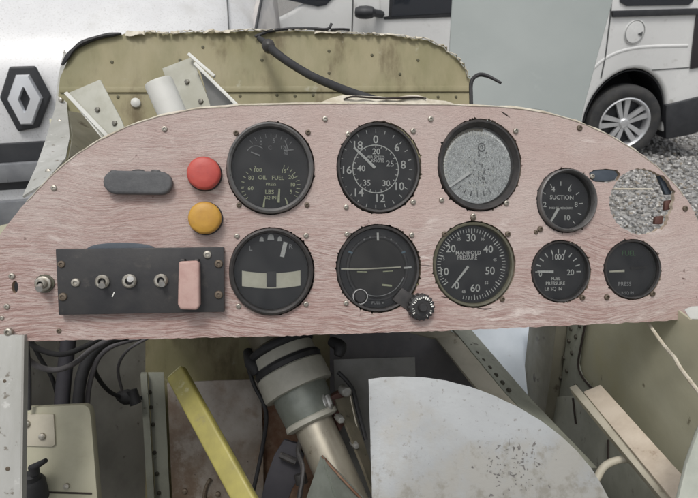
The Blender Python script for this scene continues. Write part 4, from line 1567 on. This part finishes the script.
# manifold pressure
e, P, kk, fr = gauge('manifold', 'manifold pressure gauge with olive rim and white numbers 10 to 60', M['bezel_olive'], 'flat', M['dial'])
q = MB()
for s, x, y in (('30', 473.2, 238), ('20', 453, 249), ('40', 490.8, 249.5), ('50', 492.5, 271.5), ('60', 477.5, 289), ('0', 459, 286), ('10', 446, 272)):
    T(q, P, kk, s, x, y, 7.4)
T(q, P, kk, 'MANIFOLD', 470.5, 253, 4.0, .95); T(q, P, kk, 'PRESSURE', 469.5, 257.8, 4.0, .85)
q.build('lettering', M['white'], e)
q = MB()
for s, x, y in (('35', 485, 239.2), ('25', 461, 239.2), ('45', 497.5, 260), ('15', 445, 259), ('55', 489, 283.5), ('5', 448, 280.5), ('65', 466, 292)):
    T(q, P, kk, s, x, y, 3.0)
ticks(q, P, (474, 264.5), 31.5, 35.2, -125, 195, 64, .33, 5, .55, 30.0, ell=(.98, 1.03))
q.build('scale_marks', M['white'], e)
needle(e, P, (470, 266.5), (453.5, 288), 1.25, .7, M['white'], hub=0)


# ------------------------------------------------------------------ things on the panel
def on_panel(name, px, py, label, cat, group=None):
    e = empty(name, PAN.M @ at((*PAN.uv(px, py), 0)))
    tag(e, label, cat, group)
    k = PAN.k(px, py)

    def P(x, y):
        a, b = PAN.uv(x, y), PAN.uv(px, py)
        return (a[0] - b[0], a[1] - b[1])
    return e, P, (k[0] + k[1]) / 2


for nm, px, py, r_, m_, lab in (('push_button', 205, 174.5, 17.3, 'red', 'round red push button above the amber one'), ('push_button', 206, 218.5, 17.0, 'amber', 'round amber yellow push button below the red one')):
    e, P, kk = on_panel(nm, px, py, lab, 'button', 'coloured push buttons')
    q = MB()
    q.lathe([(r_ * 1.0 * kk, 0), (r_ * 1.0 * kk, .002), (r_ * .94 * kk, .003)], n=40)
    q.build('collar', M['black'], e)
    q = MB()
    q.lathe([(r_ * .93 * kk, .002), (r_ * .955 * kk, .009), (r_ * .92 * kk, .0115), (r_ * .80 * kk, .0128), (r_ * .4 * kk, .0135), (0, .0136)], n=40, caps=False, jit=.02)
    q.build('cap', M[m_], e, smooth=60)

e, P, kk = on_panel('cover_cap', 140, 183.5, 'long rounded grey rubber cap left of the red button', 'cap')
st_ = []
for i in range(11):
    a = rad(90 + 180 * i / 10)
    st_.append((P(118, 183.5)[0] + 11.8 * kk * math.cos(a), 11.8 * kk * math.sin(a)))
for i in range(11):
    a = rad(-90 + 180 * i / 10)
    st_.append((P(162, 183.5)[0] + 11.8 * kk * math.cos(a), 11.8 * kk * math.sin(a)))
q = MB().prism(st_, 0, .009)
q.build('cap_body', M['grey_cap'], e, bevel=.0028, segs=3)
for x, w_ in ((140, 6.5), (157, 5), (116, 4)):
    a = P(x, 172.4)
    q = MB().lathe([(w_ * kk, 0), (w_ * kk, .006), (0, .0065)], c=(a[0], a[1], 0), sx=1, sy=.35, n=16, caps=False)
    q.build('retaining_lug', M['black'], e)

# switch box
e, P, kk = on_panel('switch_box', 143, 281, 'long black switch box with three toggles and a pink guard', 'switch box')
q = MB().prism([P(59, 249), P(224.5, 247), P(225, 311), P(62, 314)], 0, .008)
q.build('faceplate', M['black'], e, bevel=.001)


def toggle(x, y, r_, ang, parent, zz):
    a = P(x, y)
    q = MB()
    q.lathe([(r_ * kk, zz), (r_ * kk, zz + .002), (r_ * .8 * kk, zz + .003), (r_ * .55 * kk, zz + .003), (r_ * .5 * kk, zz + .001)], c=(a[0], a[1], 0), n=22, caps=False)
    s_ = q.build('toggle_switch', M['screw'], parent)
    q = MB()
    d = Vector((math.cos(ang), math.sin(ang), 0)) * .0035
    p0 = Vector((a[0], a[1], zz))
    q.tube([p0, p0 + Vector((0, 0, .006)) + d * .6, p0 + Vector((0, 0, .0095)) + d * 1.0], [r_ * .28 * kk, r_ * .36 * kk, r_ * .46 * kk], 12, 3)
    q.build('lever', M['steel'], s_)


toggle(105.5, 281, 6.8, -1.0, e, .008)
toggle(132, 280.5, 7.0, .7, e, .008)
toggle(163, 280, 6.8, -.9, e, .008)
for x, y, r_, d in ((79, 282, 4.6, 0), (208.5, 254.5, 4.2, 0), (219.5, 263.5, 4.2, 1), (219.5, 294, 4.2, 1), (66.5, 296, 4.4, 1), (65, 264, 3.8, 1)):
    screw(x, y, r_, e, d, .8, .008)
q = MB().prism([P(114.5, 296), P(116.6, 291), P(117.4, 291.4), P(115.4, 296.2)], .008, .0084)
q.build('index_line', M['white'], e)
q = MB()
pg = [P(182.5, 261), P(200.5, 260), P(202, 263), P(202.5, 303), P(200, 307.5), P(184, 307), P(181.5, 302)]
q.prism(pg, .009, .021)
gd = q.build('switch_guard', mat('guard_pink', (.50, .34, .30), (.42, .26, .23), 60, rough=.6, bump=.2, bscale=150, spots=((.25, .14, .12), 140, .64, .72)), e, bevel=.0022, segs=3)
for sx0 in (183.5, 197):
    q = MB().prism([P(sx0, 258.5), P(sx0 + 4, 258.5), P(sx0 + 4, 263), P(sx0, 263)], .008, .017)
    q.build('hinge', M['bezel'], gd, bevel=.0006)

# blue disc half hidden by the box
e, P, kk = on_panel('blue_plate', 122, 248, 'dark blue curved plate showing above the black switch box', 'plate')
bp_ = [P(88, 249.5)] + [P(122 + 34 * math.cos(rad(170 - 16 * i)), 249 - 6.5 * math.sin(rad(170 - 16 * i))) for i in range(11)] + [P(156, 249.5), P(152, 258), P(92, 258)]
q = MB().prism(bp_, .0, .0035)
o = q.build('plate_body', M['slate'], e, bevel=.001)

# toggle at the left end
e, P, kk = on_panel('toggle_switch', 45, 283.5, 'single metal toggle switch left of the black switch box', 'switch')
q = MB()
q.lathe([(9.5 * kk, 0), (9.5 * kk, .0015), (7.8 * kk, .0017)], n=32, jit=.05)
q.build('washer', M['bezel_olive'], e)
q = MB()
q.lathe([(7.8 * kk, .0015), (7.8 * kk, .005), (7.0 * kk, .0055), (5.2 * kk, .0055), (5.2 * kk, .010), (4.2 * kk, .0108), (3.0 * kk, .0108), (2.6 * kk, .008)], n=6 * 4, caps=False)
q.build('nut', M['screw'], e)
q = MB()
q.tube([(0, 0, .006), (.0006, -.0012, .011), (.0015, -.0036, .016)], [2.2 * kk, 2.6 * kk, 3.2 * kk], 12, 3)
q.build('lever', M['steel'], e)

# connectors round the empty opening
e, P, kk = on_panel('connector', 604, 175.5, 'dark slate connector in the notch between suction gauge and empty opening', 'connector', 'connectors round the opening')
q = MB().prism([P(589, 173), P(595, 170), P(606, 169), P(616, 170.5), P(619, 174.5), P(616, 179.5), P(606, 181.5), P(594, 181)], -.006, -.001)
q.build('connector_body', M['slate'], e, bevel=.0012)
screw(592.5, 176.3, 2.6, e, False, 1.0, -.001)
for px, py, lab, pts in ((667, 184, 'large dark slate connector at the upper right rim of the empty opening', [(661, 172), (668, 173), (676, 181), (676, 194), (670, 194), (666, 184)]),
                         (669, 205, 'small dark brown connector halfway down the right rim of the empty opening', [(670, 200), (677, 199), (676, 209), (669, 210)]),
                         (660, 219, 'small dark brown connector at the lower right rim of the empty opening', [(660, 216), (668, 215), (667, 224), (659, 224)])):
    e, P, kk = on_panel('connector', px, py, lab, 'connector', 'connectors round the opening')
    q = MB().prism([P(*p) for p in pts], -.010, -.006)
    q.build('connector_body', M['slate'] if py < 200 else M['brown_red'], e, bevel=.0012)

# torn lining lying on the top edge
tl = PL(372, 99, .512, rad(8.5), 0)
q = MB()
rt = random.Random(12)
fl = [(321, 102), (330, 98.5), (342, 95.5), (356, 94.6), (370, 95), (380, 96), (392, 97.5), (405, 96.2), (416, 95.2), (424, 97), (430, 99.5), (445, 101), (452, 103.5)]
A = [onpl(tl, rt.uniform(-.004, .004), x, y) for x, y in fl]
B = [onpl(tl, .002 + rt.uniform(0, .004), x, 105) for x, y in fl]
q.strip(A, B, .0015)
e = empty('torn_strip', at(onpl(tl, 0, 372, 104)))
tag(e, 'torn cream lining strip lying along the top edge of the pink panel', 'lining')
q.build('lining', M['torn'], e, world=True)
q = MB()
q.tube([onpl(tl, .004, *p) for p in ((343, 100.5), (352, 97.8), (366, 98.6), (384, 99.6), (400, 99), (415, 98.4), (425, 99.4))], [.001, .0014, .0013, .0016, .0014, .0008], 7, 4, .7)
q.build('dark_tear', M['gap'], e, world=True)

# ------------------------------------------------------------------ things behind the panel, above it
BR = PL(130, 110, .66, rad(-12), rad(-6))
e = empty('bracket', at(onpl(BR, 0, 105, 135)))
tag(e, 'pale bolted metal bracket standing at the left corner of the bulkhead', 'bracket', 'pale metal brackets behind the panel')
q = MB().prism(BR.poly([(69, 93.5), (101, 80), (122, 120), (165, 232), (140, 240), (112, 150)]), 0, .002)
q.v = [BR.M @ v for v in q.v]
o = q.build('plate', M['bracket'], e, world=True, bevel=.0006)
q = MB().strip([onpl(BR, .002, 67, 94.5), onpl(BR, .002, 112, 150)], [onpl(BR, -.03, 67, 94.5), onpl(BR, -.03, 112, 150)], .002)
q.strip([onpl(BR, .004, 66.5, 94.5), onpl(BR, .004, 110, 140)], [onpl(BR, .004, 70, 93), onpl(BR, .004, 114, 139)], .001)
q.build('flange', M['duct'], e, world=True)
for x, y in ((99, 110.5), (116, 124)):
    rivet('bolt', .0036, .003, M['bolt_grey'], BR.M @ at((*BR.uv(x, y), .002)), e, 6)
e = empty('bracket', at(onpl(BR, 0, 190, 120)))
tag(e, 'taller pale metal bracket with a slanted brace behind the white duct', 'bracket', 'pale metal brackets behind the panel')
q = MB().prism(BR.poly([(154, 62), (184.5, 50), (207, 108), (262, 238), (232, 240), (180, 132)]), -.02, -.018)
q.v = [BR.M @ v for v in q.v]
q.build('plate', M['bracket'], e, world=True, bevel=.0006)
q = MB().bar(onpl(BR, -.01, 184.5, 50), onpl(BR, -.01, 211, 73), .004, .004, -FW)
q.bar(onpl(BR, -.008, 192, 61), onpl(BR, .002, 242, 110), .004, .006, -FW)
q.build('brace', M['duct'], e, world=True, bevel=.001)
q = MB().slab([onpl(BR, -.017, 193, 64), onpl(BR, -.006, 238, 108), onpl(BR, -.017, 206, 108)], .0015)
q.build('gusset', M['alu_grey'], e, world=True)
for x, y in ((194, 96), (180, 76)):
    rivet('bolt', .0036, .003, M['bolt_grey'], BR.M @ at((*BR.uv(x, y), -.018)), e, 6)
p0, p1 = cz(158, 81, .60), cz(222, 226, .63)
ax = (p1 - p0).normalized()
e = empty('duct_tube', at(p1))
tag(e, 'short white painted tube stub poking up behind the pink panel', 'tube')
z_ = -ax
x_ = z_.cross(FW).normalized()
y_ = z_.cross(x_)
TM = Matrix(((x_.x, y_.x, z_.x, p1.x), (x_.y, y_.y, z_.y, p1.y), (x_.z, y_.z, z_.z, p1.z), (0, 0, 0, 1)))
H = (p1 - p0).length
q = MB().lathe([(.0158, 0), (.0158, H - .003), (.0148, H), (.0132, H), (.012, H - .001), (0, H - .0005)], n=40, M=TM)
q.build('tube_body', M['duct'], e, world=True)
# hose and bent rod
e = empty('hose', at(cz(380, 100, .7)))
tag(e, 'ribbed black hose running down across the olive bulkhead', 'hose')
q = MB().tube([cz(*p) for p in ((259, 38, .84), (268, 45, .82), (275, 52, .80), (290, 63, .78), (310, 75, .75), (330, 84, .72), (350, 92, .69), (385, 104, .66))], [.004, .0065, .0058, .0058, .006], 10, 5)
q.build('hose_body', M['rubber'], e, world=True)
q = MB().lathe([(.0095, -.006), (.0098, .004), (.006, .008), (0, .009)], n=14, M=at(cz(268.5, 46, .813)) @ PL(0, 0, 1).M.to_3x3().to_4x4())
q.build('clamp', M['bezel'], e, world=True)
q = MB().tube([cz(*p) for p in ((471.5, 116, .80), (471, 95, .80), (471, 84, .80), (473.5, 78, .80), (480, 74.5, .80), (489, 76.5, .80), (501, 83, .79))], [.003, .003, .003, .003, .0018], 8, 4)
o = q.build('bent_rod', M['rubber'], None, world=False)
tag(o, 'bent black rod hooked above the right end of the bulkhead', 'rod')

# ------------------------------------------------------------------ things under the panel
e = empty('support_bracket', PAN.M @ at((*PAN.uv(10, 500), 0)))
tag(e, 'speckled pale metal upright screwed to the lower left end of the panel', 'bracket')
q = MB().prism(PAN.poly([(-25, 333.5), (24.5, 334.5), (22, 520), (-25, 520)]), .001, .004)
q.v = [PAN.M @ v for v in q.v]
q.build('plate', M['pale'], e, world=True, bevel=.0006)
q = MB().strip([onpl(PAN, .004, 24.5, 334.5), onpl(PAN, .004, 22, 520)], [onpl(PAN, -.003, 25.2, 334.5), onpl(PAN, -.003, 22.7, 520)], .0015)
q.build('flange', M['grey_wall'], e, world=True)
screw(10, 331.5, 4.6, e, False, 1.3, .002)
screw(10, 467, 2.4, e, True, .4, .004)
screw(7, 380, 1.8, e, True, .3, .004)

CB = PL(60, 450, .545, rad(5), rad(-6))
e = empty('seat_box', at(onpl(CB, 0, 60, 505)))
tag(e, 'cream painted box with rounded corner below the cables', 'box')
rc = [(10, 408.5), (82, 405)] + [(82 + 8 * math.sin(rad(18 * i)), 413 - 8 * math.cos(rad(18 * i))) for i in range(1, 5)] + [(91, 418), (99, 520), (10, 520)]
q = MB().prism(CB.poly(rc), -.012, 0)
q.v = [CB.M @ v for v in q.v]
q.build('box_body', M['cream'], e, world=True, bevel=.0009, segs=2)
q = MB().prism(CB.poly([(10, 413.5), (54.5, 414), (56, 444), (53, 446.5), (10, 445)]), .0002, .0022)
q.v = [CB.M @ v for v in q.v]
o = q.build('mounting_plate', M['cream_beam'], e, world=True, bevel=.0006)
for x, y in ((28, 423.5), (43.5, 436)):
    rivet('bolt', .0036, .003, M['screw'], CB.M @ at((*CB.uv(x, y), .0022)), o, 14)
q = MB().lathe([(.003, .0), (.0028, .003), (0, .0036)], n=12, M=CB.M @ at((*CB.uv(67, 486), 0)), caps=False)
q.build('rivet', M['screw'], e, world=True)
q = MB().tube([onpl(CB, .0005, 42, 492), onpl(CB, .0005, 92, 493.5)], .0009, 6, 1)
q.build('seam', M['gap'], e, world=True)
vp = cz(33, 482, .525)
e = empty('fuel_tap', at(vp))
tag(e, 'small black tap with a tee handle in front of the cream box', 'tap')
cf = PL(349, 249, 1).M.to_3x3().to_4x4()
q = MB().lathe([(.011, -.02), (.011, .0), (.009, .004), (.0075, .004), (.0075, .009), (.005, .011), (0, .011)], n=20, M=at(vp) @ cf @ Matrix.Rotation(rad(-70), 4, 'X'))
q.build('tap_body', M['rubber'], e, world=True)
q = MB().tube([cz(35, 474, .52), cz(34, 466, .518)], .0045, 10, 1)
q.tube([cz(31, 468.5, .518), cz(38, 465, .516), cz(46, 460.5, .514)], [.0035, .003, .0022], 10, 3)
q.build('tap_handle', M['rubber'], e, world=True)

for nm, path, rr_, m_, lab in (
        ('cable', ((26, 334, .55), (34, 346, .56), (50, 353, .57), (66, 354, .58), (84, 347, .60), (104, 336, .62)), .0030, 'rubber', 'thin black cable looping just under the left end of the panel'),
        ('cable', ((26, 356, .55), (31, 362, .56), (45, 369, .57), (62, 369, .58), (78, 361, .60), (92, 349, .62), (112, 338, .64)), .0031, 'grey_cable', 'thin grey cable drooping lowest under the left end of the panel'),
        ('cable', ((27, 345, .54), (29, 375, .54), (29, 410, .54)), .0022, 'rubber', 'thin black cable running down beside the pale upright'),
        ('hose', ((69, 336, .64), (66, 362, .64), (63, 390, .64), (61, 420, .64)), .0088, 'navy', 'thick dark hose hanging behind the two looping cables'),
        ('hose', ((128, 335, .66), (108, 340, .65), (93, 352, .64), (83, 372, .64), (79, 395, .64), (78, 420, .64)), .0068, 'rubber', 'curved black hose bending down right of the cable loops'),
        ('pipe', ((140, 338, .68), (115, 345, .68), (100, 356, .68), (92, 375, .68), (88, 395, .68), (87, 420, .68)), .0032, 'grey_cable', 'slim grey pipe following the curved black hose'),
        ('cable', ((30, 338, .60), (40, 358, .62), (52, 378, .64), (58, 400, .66), (60, 420, .66)), .0024, 'rubber', 'thin black cable slanting down behind the looping cables'),
        ('cable', ((150, 337, .70), (128, 350, .70), (118, 368, .71), (122, 390, .73)), .002, 'grey_cable', 'thin grey cable hanging down to the plug'),
        ('cable', ((246, 360, .66), (254, 385, .66), (266, 412, .66), (262, 450, .67), (250, 505, .67)), .0026, 'rubber', 'black cable trailing down beside the pale rings of the control column'),
        ('cable', ((92, 360, .68), (97, 376, .70), (110, 392, .73), (128, 399, .76), (142, 398, .77)), .0028, 'rubber', 'black cable sagging towards the connector on the frame post')):
    q = MB().tube([cz(*p) for p in path], rr_, 10, 6)
    mm_ = Matrix.Translation(cz(*path[-1]))
    o = q.build(nm, M[m_], None, world=True, M=mm_)
    tag(o, lab, nm)
e = empty('plug', at(cz(131, 398, .76)))
tag(e, 'black plug connector on the frame post left of the stained plate', 'plug')
q = MB().tube([cz(118, 395, .755), cz(126, 397, .755), cz(138, 397, .76)], [.006, .011, .008], 12, 3)
q.tube([cz(131, 390, .755), cz(136, 404, .755)], .008, 10, 1)
q.build('plug_body', M['rubber'], e, world=True)

# stained plate
SP = PL(215, 440, .71, rad(4), rad(-5))
q = MB().prism(SP.poly([(167, 383), (215, 380.5), (260.5, 379.5), (263, 440), (264, 520), (173, 520), (170, 450)]), -.0025, 0)
o = q.build('metal_plate', M['alu_warm'], None, M=SP.M, bevel=.0006)
tag(o, 'brown stained metal plate behind the yellow stick', 'plate')
for x, y in ((185, 491), (218, 494)):
    rivet('bolt', .0036, .0034, M['screw_dark'], SP.M @ at((*SP.uv(x, y), 0)), o, 12)
q = MB().tube([(*SP.uv(211, 478), .004), (*SP.uv(206, 488), .003), (*SP.uv(203, 510), .004)], .0024, 8, 3)
q.build('split_pin', M['screw_dark'], o)

# yellow stick
A0, B0 = cz(176, 372.5, .585), cz(252, 512, .50)
q = MB().bar(A0, B0, .0215, .010, -FW)
ye = q.build('yellow_stick', M['yellow'], None, world=True, M=at(B0), bevel=.003, segs=3)
tag(ye, 'yellow painted stick leaning across the stained plate', 'stick')
dd = (B0 - A0).normalized()
q = MB().bar(A0 - dd * .0006, A0 + dd * .001, .0185, .007, -FW)
q.build('cut_end', M['yellow_end'], ye, world=True)

# control column assembly
T0 = cz(276.5, 338, .665)
T1 = cz(349, 506, .60)
axz = (T1 - T0).normalized()
axx = axz.cross(-FW).normalized()
axy = axz.cross(axx)
CM = Matrix(((axx.x, axy.x, axz.x, T0.x), (axx.y, axy.y, axz.y, T0.y), (axx.z, axy.z, axz.z, T0.z), (0, 0, 0, 1)))
kc = .655 / F
e = empty('control_column', at(T1))
tag(e, 'control column with pale rings, green grey collar and bare tube under the panel', 'control column')


def seg(name, prof, m, jit=0.0, parent=e):
    q = MB().lathe([(r * kc, t * kc) for r, t in prof], n=48, M=CM, jit=jit)
    return q.build(name, m, parent, world=True)


seg('housing', [(27, -14), (27, 5), (29, 7), (29, 10)], M['olive_metal'])
seg('seal', [(28, 7), (33, 8), (34.5, 11), (34, 14), (31, 16)], M['rubber'], .05)
seg('ring', [(30, 15), (31.5, 16), (32, 26), (30, 28)], M['ring'])
seg('seal', [(29, 26), (33.5, 27), (35, 30), (34, 34), (30, 36)], M['rubber'], .03)
seg('ring', [(33, 34.5), (34.5, 36), (35, 55), (34.3, 57.5), (26, 58)], M['ring'])
seg('collar', [(27, 57.5), (27.5, 62), (26, 84), (25, 86)], M['collar'])
seg('collar_rim', [(25, 85), (26.8, 86.5), (26.8, 90.5), (24, 92), (18, 92.5)], M['ring'])
seg('tube', [(19.2, 90), (19.2, 200)], M['tube_metal'])
# pinch bolt on the collar
pb = cz(313, 405, .617)
q = MB().lathe([(.0128, -.02), (.0128, -.004), (.0118, .0)], n=20, M=at(pb) @ cf @ Matrix.Rotation(rad(25), 4, 'Z') @ Matrix.Rotation(rad(38), 4, 'Y'))
o = q.build('clamp_bolt', M['steel'], e, world=True)
q = MB().lathe([(.0088, -.001), (.0088, .006), (.004, .0068), (0, .0068)], n=6, M=at(pb) @ cf @ Matrix.Rotation(rad(25), 4, 'Z') @ Matrix.Rotation(rad(38), 4, 'Y'))
q.build('bolt_head', M['screw'], o, world=True)
q = MB()
for dx in (9, 14):
    q.tube([cz(313 + dx, 396, .622), cz(316 + dx, 404, .617), cz(315 + dx, 413, .62)], .0032, 8, 3)
q.build('clamp_ear', M['steel'], e, world=True)
q = MB().slab([cz(328, 398, .63), cz(347, 388, .64), cz(353, 412, .64), cz(340, 432, .63)], .012)
q.build('lug_block', M['brown_red'], e, world=True, bevel=.002)
for x, y, z, r_ in ((346.5, 392, .618, .0062), (341, 420, .612, .0045), (356, 446, .615, .004)):
    q = MB().lathe([(r_, -.012), (r_, 0), (r_ * .8, .002), (r_ * .35, .0024), (0, .002)], n=6 if r_ < .005 else 16, M=at(cz(x, y, z)) @ cf @ Matrix.Rotation(rad(20), 4, 'Y'))
    q.build('link_bolt', M['steel'], e, world=True)
for path in (((248, 352, .66), (252, 364, .64), (257, 374, .635)), ((331, 341, .66), (340, 347, .65), (338, 356, .645))):
    q = MB().tube([cz(*p) for p in path], [.006, .0085, .005], 12, 4)
    q.build('seal_lug', M['rubber'], e, world=True)
q = MB().tube([cz(*p) for p in ((302, 436, .63), (298, 452, .61), (303, 470, .60), (299, 500, .59))], .003, 8, 5)
q.build('brake_line', M['bezel'], e, world=True)
q = MB().tube([cz(*p) for p in ((338, 372, .65), (352, 388, .645), (358, 410, .64), (366, 440, .635))], .0026, 8, 5)
q.build('brake_line', M['rubber'], e, world=True)
q = MB().strip([cz(334, 400, .628), cz(346, 430, .62), (cz(362, 470, .61)), cz(376, 508, .60)], [cz(350, 396, .64), cz(357, 428, .635), cz(370, 468, .63), cz(384, 508, .62)], .003)
q.build('side_link', M['olive_metal'], e, world=True)
q = MB().tube([cz(350, 396, .638), cz(357, 428, .633), cz(370, 468, .628), cz(384, 508, .618)], .0018, 6, 2)
q.build('link_edge', M['tube_metal'], e, world=True)
# folded foot plate in front of the tube
apex = cz(322, 456, .575)
q = MB().slab([apex, cz(303, 512, .575), cz(340, 512, .545)], .002)
q.slab([apex, cz(340, 512, .545), cz(376, 512, .57)], .002)
q.build('foot_plate', M['collar'], e, world=True)
q = MB().tube([apex, cz(345, 482, .563), cz(374, 512, .568)], .0014, 6, 2)
q.build('plate_edge', M['rust'], e, world=True)
# bell crank and rusty sheet to the left of the tube
q = MB().slab([cz(*p, .63) for p in ((284, 440), (297, 444), (304, 455), (302, 472), (292, 490), (284, 512), (258, 512), (266, 478), (274, 456))], .006)
o = q.build('bell_crank', M['navy'], None, world=True, M=at(cz(280, 500, .63)), bevel=.0015)
tag(o, 'dark bell crank plate beside the foot of the control column', 'crank')
q = MB().tube([cz(280, 455, .622), cz(296, 462, .62)], .004, 8, 1)
q.tube([cz(300, 474, .61), cz(302, 484, .608)], .007, 10, 1)
q.build('pivot', M['bezel'], o, world=True)
RS = PL(280, 450, .735, rad(4), 0)
q = MB().prism(RS.poly([(256, 396), (300, 392), (330, 440), (335, 520), (256, 520)]), -.003, 0)
o = q.build('rusty_sheet', M['rust'], None, M=RS.M)
tag(o, 'rusty brown steel sheet behind the control column', 'sheet')
# plain grey plate
GP = PL(375, 400, .70, rad(4), 0)
q = MB().prism(GP.poly([(333.5, 359.5), (374, 358), (415, 357), (416.5, 400), (418, 520), (340, 520)]), -.0025, 0)
o = q.build('metal_plate', M['alu_grey'], None, M=GP.M, bevel=.0006)
tag(o, 'plain grey metal plate upright behind the curved aluminium sheet', 'plate')

# big curved aluminium sheet
AS = PL(470, 440, .50, rad(3), rad(-16))
cur = [(368.5, 379.5), (384, 377.2), (402, 376.6), (424, 377.5), (446, 380.6), (470, 386.5), (494, 395.5), (518, 407), (540, 420), (560, 435), (577, 451), (592, 469), (603, 487), (612, 505), (618, 525), (373, 525)]
q = MB().prism(dense(AS, cur, 10, .15, 4), -.0022, 0)
o = q.build('aluminium_sheet', M['alu'], None, M=AS.M, bevel=.0005)
tag(o, 'large scuffed aluminium sheet with a sweeping curved edge', 'sheet')
q = MB()
rs_ = random.Random(21)
for i in range(110):
    x, y = rs_.gauss(513, 17), rs_.gauss(463, 15)
    if not 466 < x < 560 or not 425 < y < 500:
        continue
    a = rs_.choice((-.9, -.2, .5, 1.3)) + rs_.uniform(-.3, .3)
    L_ = rs_.uniform(.5, 3.4) * (1 if rs_.random() < .5 else .4)
    w_ = rs_.uniform(.3, 1.2)
    c_, s_ = math.cos(a), math.sin(a)
    pp = []
    for t in range(9):
        t = t / 9 * 6.283
        jx = rs_.uniform(.55, 1.25)
        pp.append((x + L_ * jx * math.cos(t) * c_ - w_ * jx * math.sin(t) * s_, y + L_ * jx * math.cos(t) * s_ + w_ * jx * math.sin(t) * c_))
    q.add([(*AS.uv(*p), .00025 + i * 1e-6) for p in pp], [tuple(range(9))])
q.build('scuff_marks', mat('scuff_dirt', (.10, .095, .09), (.2, .19, .18), 300, rough=.8), o)

# wood battens, hose, wire, strut at the right
for a_, b_, w_, t_, lab in (((593, 391, .635), (697, 512, .455), .0215, .009, 'wider bare wood batten lying against the right cockpit wall'), ((574, 389.5, .655), (677, 512, .47), .009, .012, 'narrow weathered wood batten alongside the wider one')):
    q = MB().bar(cz(*a_), cz(*b_), w_, t_, -FW * .6 - RT * .35 + UP * .6)
    o = q.build('wood_batten', M['batten'] if w_ > .01 else M['cream_beam'], None, world=True, M=PL(*a_, 0, 0).M, bevel=.0012)
    tag(o, lab, 'batten', 'wood battens on the right wall')
q = MB().tube([cz(*p) for p in ((596, 480, .545), (605, 466, .55), (622, 459.5, .55), (640, 461, .54), (654, 469, .53), (664, 482, .52))], .0038, 10, 5)
o = q.build('bent_pipe', M['cream_beam'], None, world=True, M=at(cz(622, 460, .55)))
tag(o, 'short bent beige pipe arching under the battens', 'pipe')
q = MB().tube([cz(*p) for p in ((644, 317, .57), (652, 329, .555), (665, 347, .535), (674, 357, .52), (681, 369, .505), (704, 399, .46))], .0019, 8, 4)
o = q.build('wire', M['torn'], None, world=True, M=at(cz(704, 399, .46)))
tag(o, 'pale bent wire hanging from under the right end of the panel', 'wire')
q = MB().slab([cz(*p) for p in ((712, 395, .43), (695, 432, .43), (684, 462, .425), (670, 520, .42), (730, 520, .42), (730, 395, .43))], .004)
o = q.build('strut', M['green_grey'] if False else mat('pale_green_strut', (.46, .48, .42), (.37, .39, .34), 25, rough=.6, bump=.1, bscale=90, spots=((.12, .115, .10), 60, .645, .70)), None, world=True, M=at(cz(700, 515, .42)), bevel=.0008)
tag(o, 'pale green grey slanted strut at the lower right corner', 'strut')
q = MB().slab([cz(*p) for p in ((684, 309.5, .485), (692, 306.5, .48), (720, 305, .47), (720, 320, .47), (690, 319, .48))], .006)
o = q.build('end_cap', M['duct'], None, world=True, M=at(cz(695, 318, .48)), bevel=.001)
tag(o, 'white painted end cap at the lower right end of the panel', 'cap')

# ------------------------------------------------------------------ light
SUN_EL, SUN_AZ = rad(69), rad(196)      # azimuth from +Y, clockwise: behind the viewer, to the right
w = bpy.data.worlds.new('World')
SC.world = w
w.use_nodes = True
N, L = w.node_tree.nodes, w.node_tree.links
bg = N['Background']
sky = N.new('ShaderNodeTexSky')
sky.sky_type = 'NISHITA'
sky.sun_disc = False
sky.sun_elevation = SUN_EL
sky.sun_rotation = SUN_AZ
sky.dust_density = 5
hs = N.new('ShaderNodeHueSaturation')      # overcast: the blue is greyed by cloud
hs.inputs['Saturation'].default_value = .22
L.new(sky.outputs[0], hs.inputs['Color'])
L.new(hs.outputs[0], bg.inputs['Color'])
bg.inputs['Strength'].default_value = .118
sd = bpy.data.lights.new('sun', 'SUN')
sd.energy = 1.1
sd.angle = rad(13)
sd.color = (1, .97, .93)
so = bpy.data.objects.new('sun', sd)
COL.objects.link(so)
dirv = Vector((math.sin(SUN_AZ) * math.cos(SUN_EL), math.cos(SUN_AZ) * math.cos(SUN_EL), math.sin(SUN_EL)))
so.rotation_euler = dirv.to_track_quat('Z', 'Y').to_euler()
so.location = (0, -2, 6)
vs_ = SC.view_settings
vs_.view_transform = 'Standard'
vs_.look = 'None'
vs_.gamma = 1
vs_.use_curve_mapping = False
vs_.exposure = 0.14
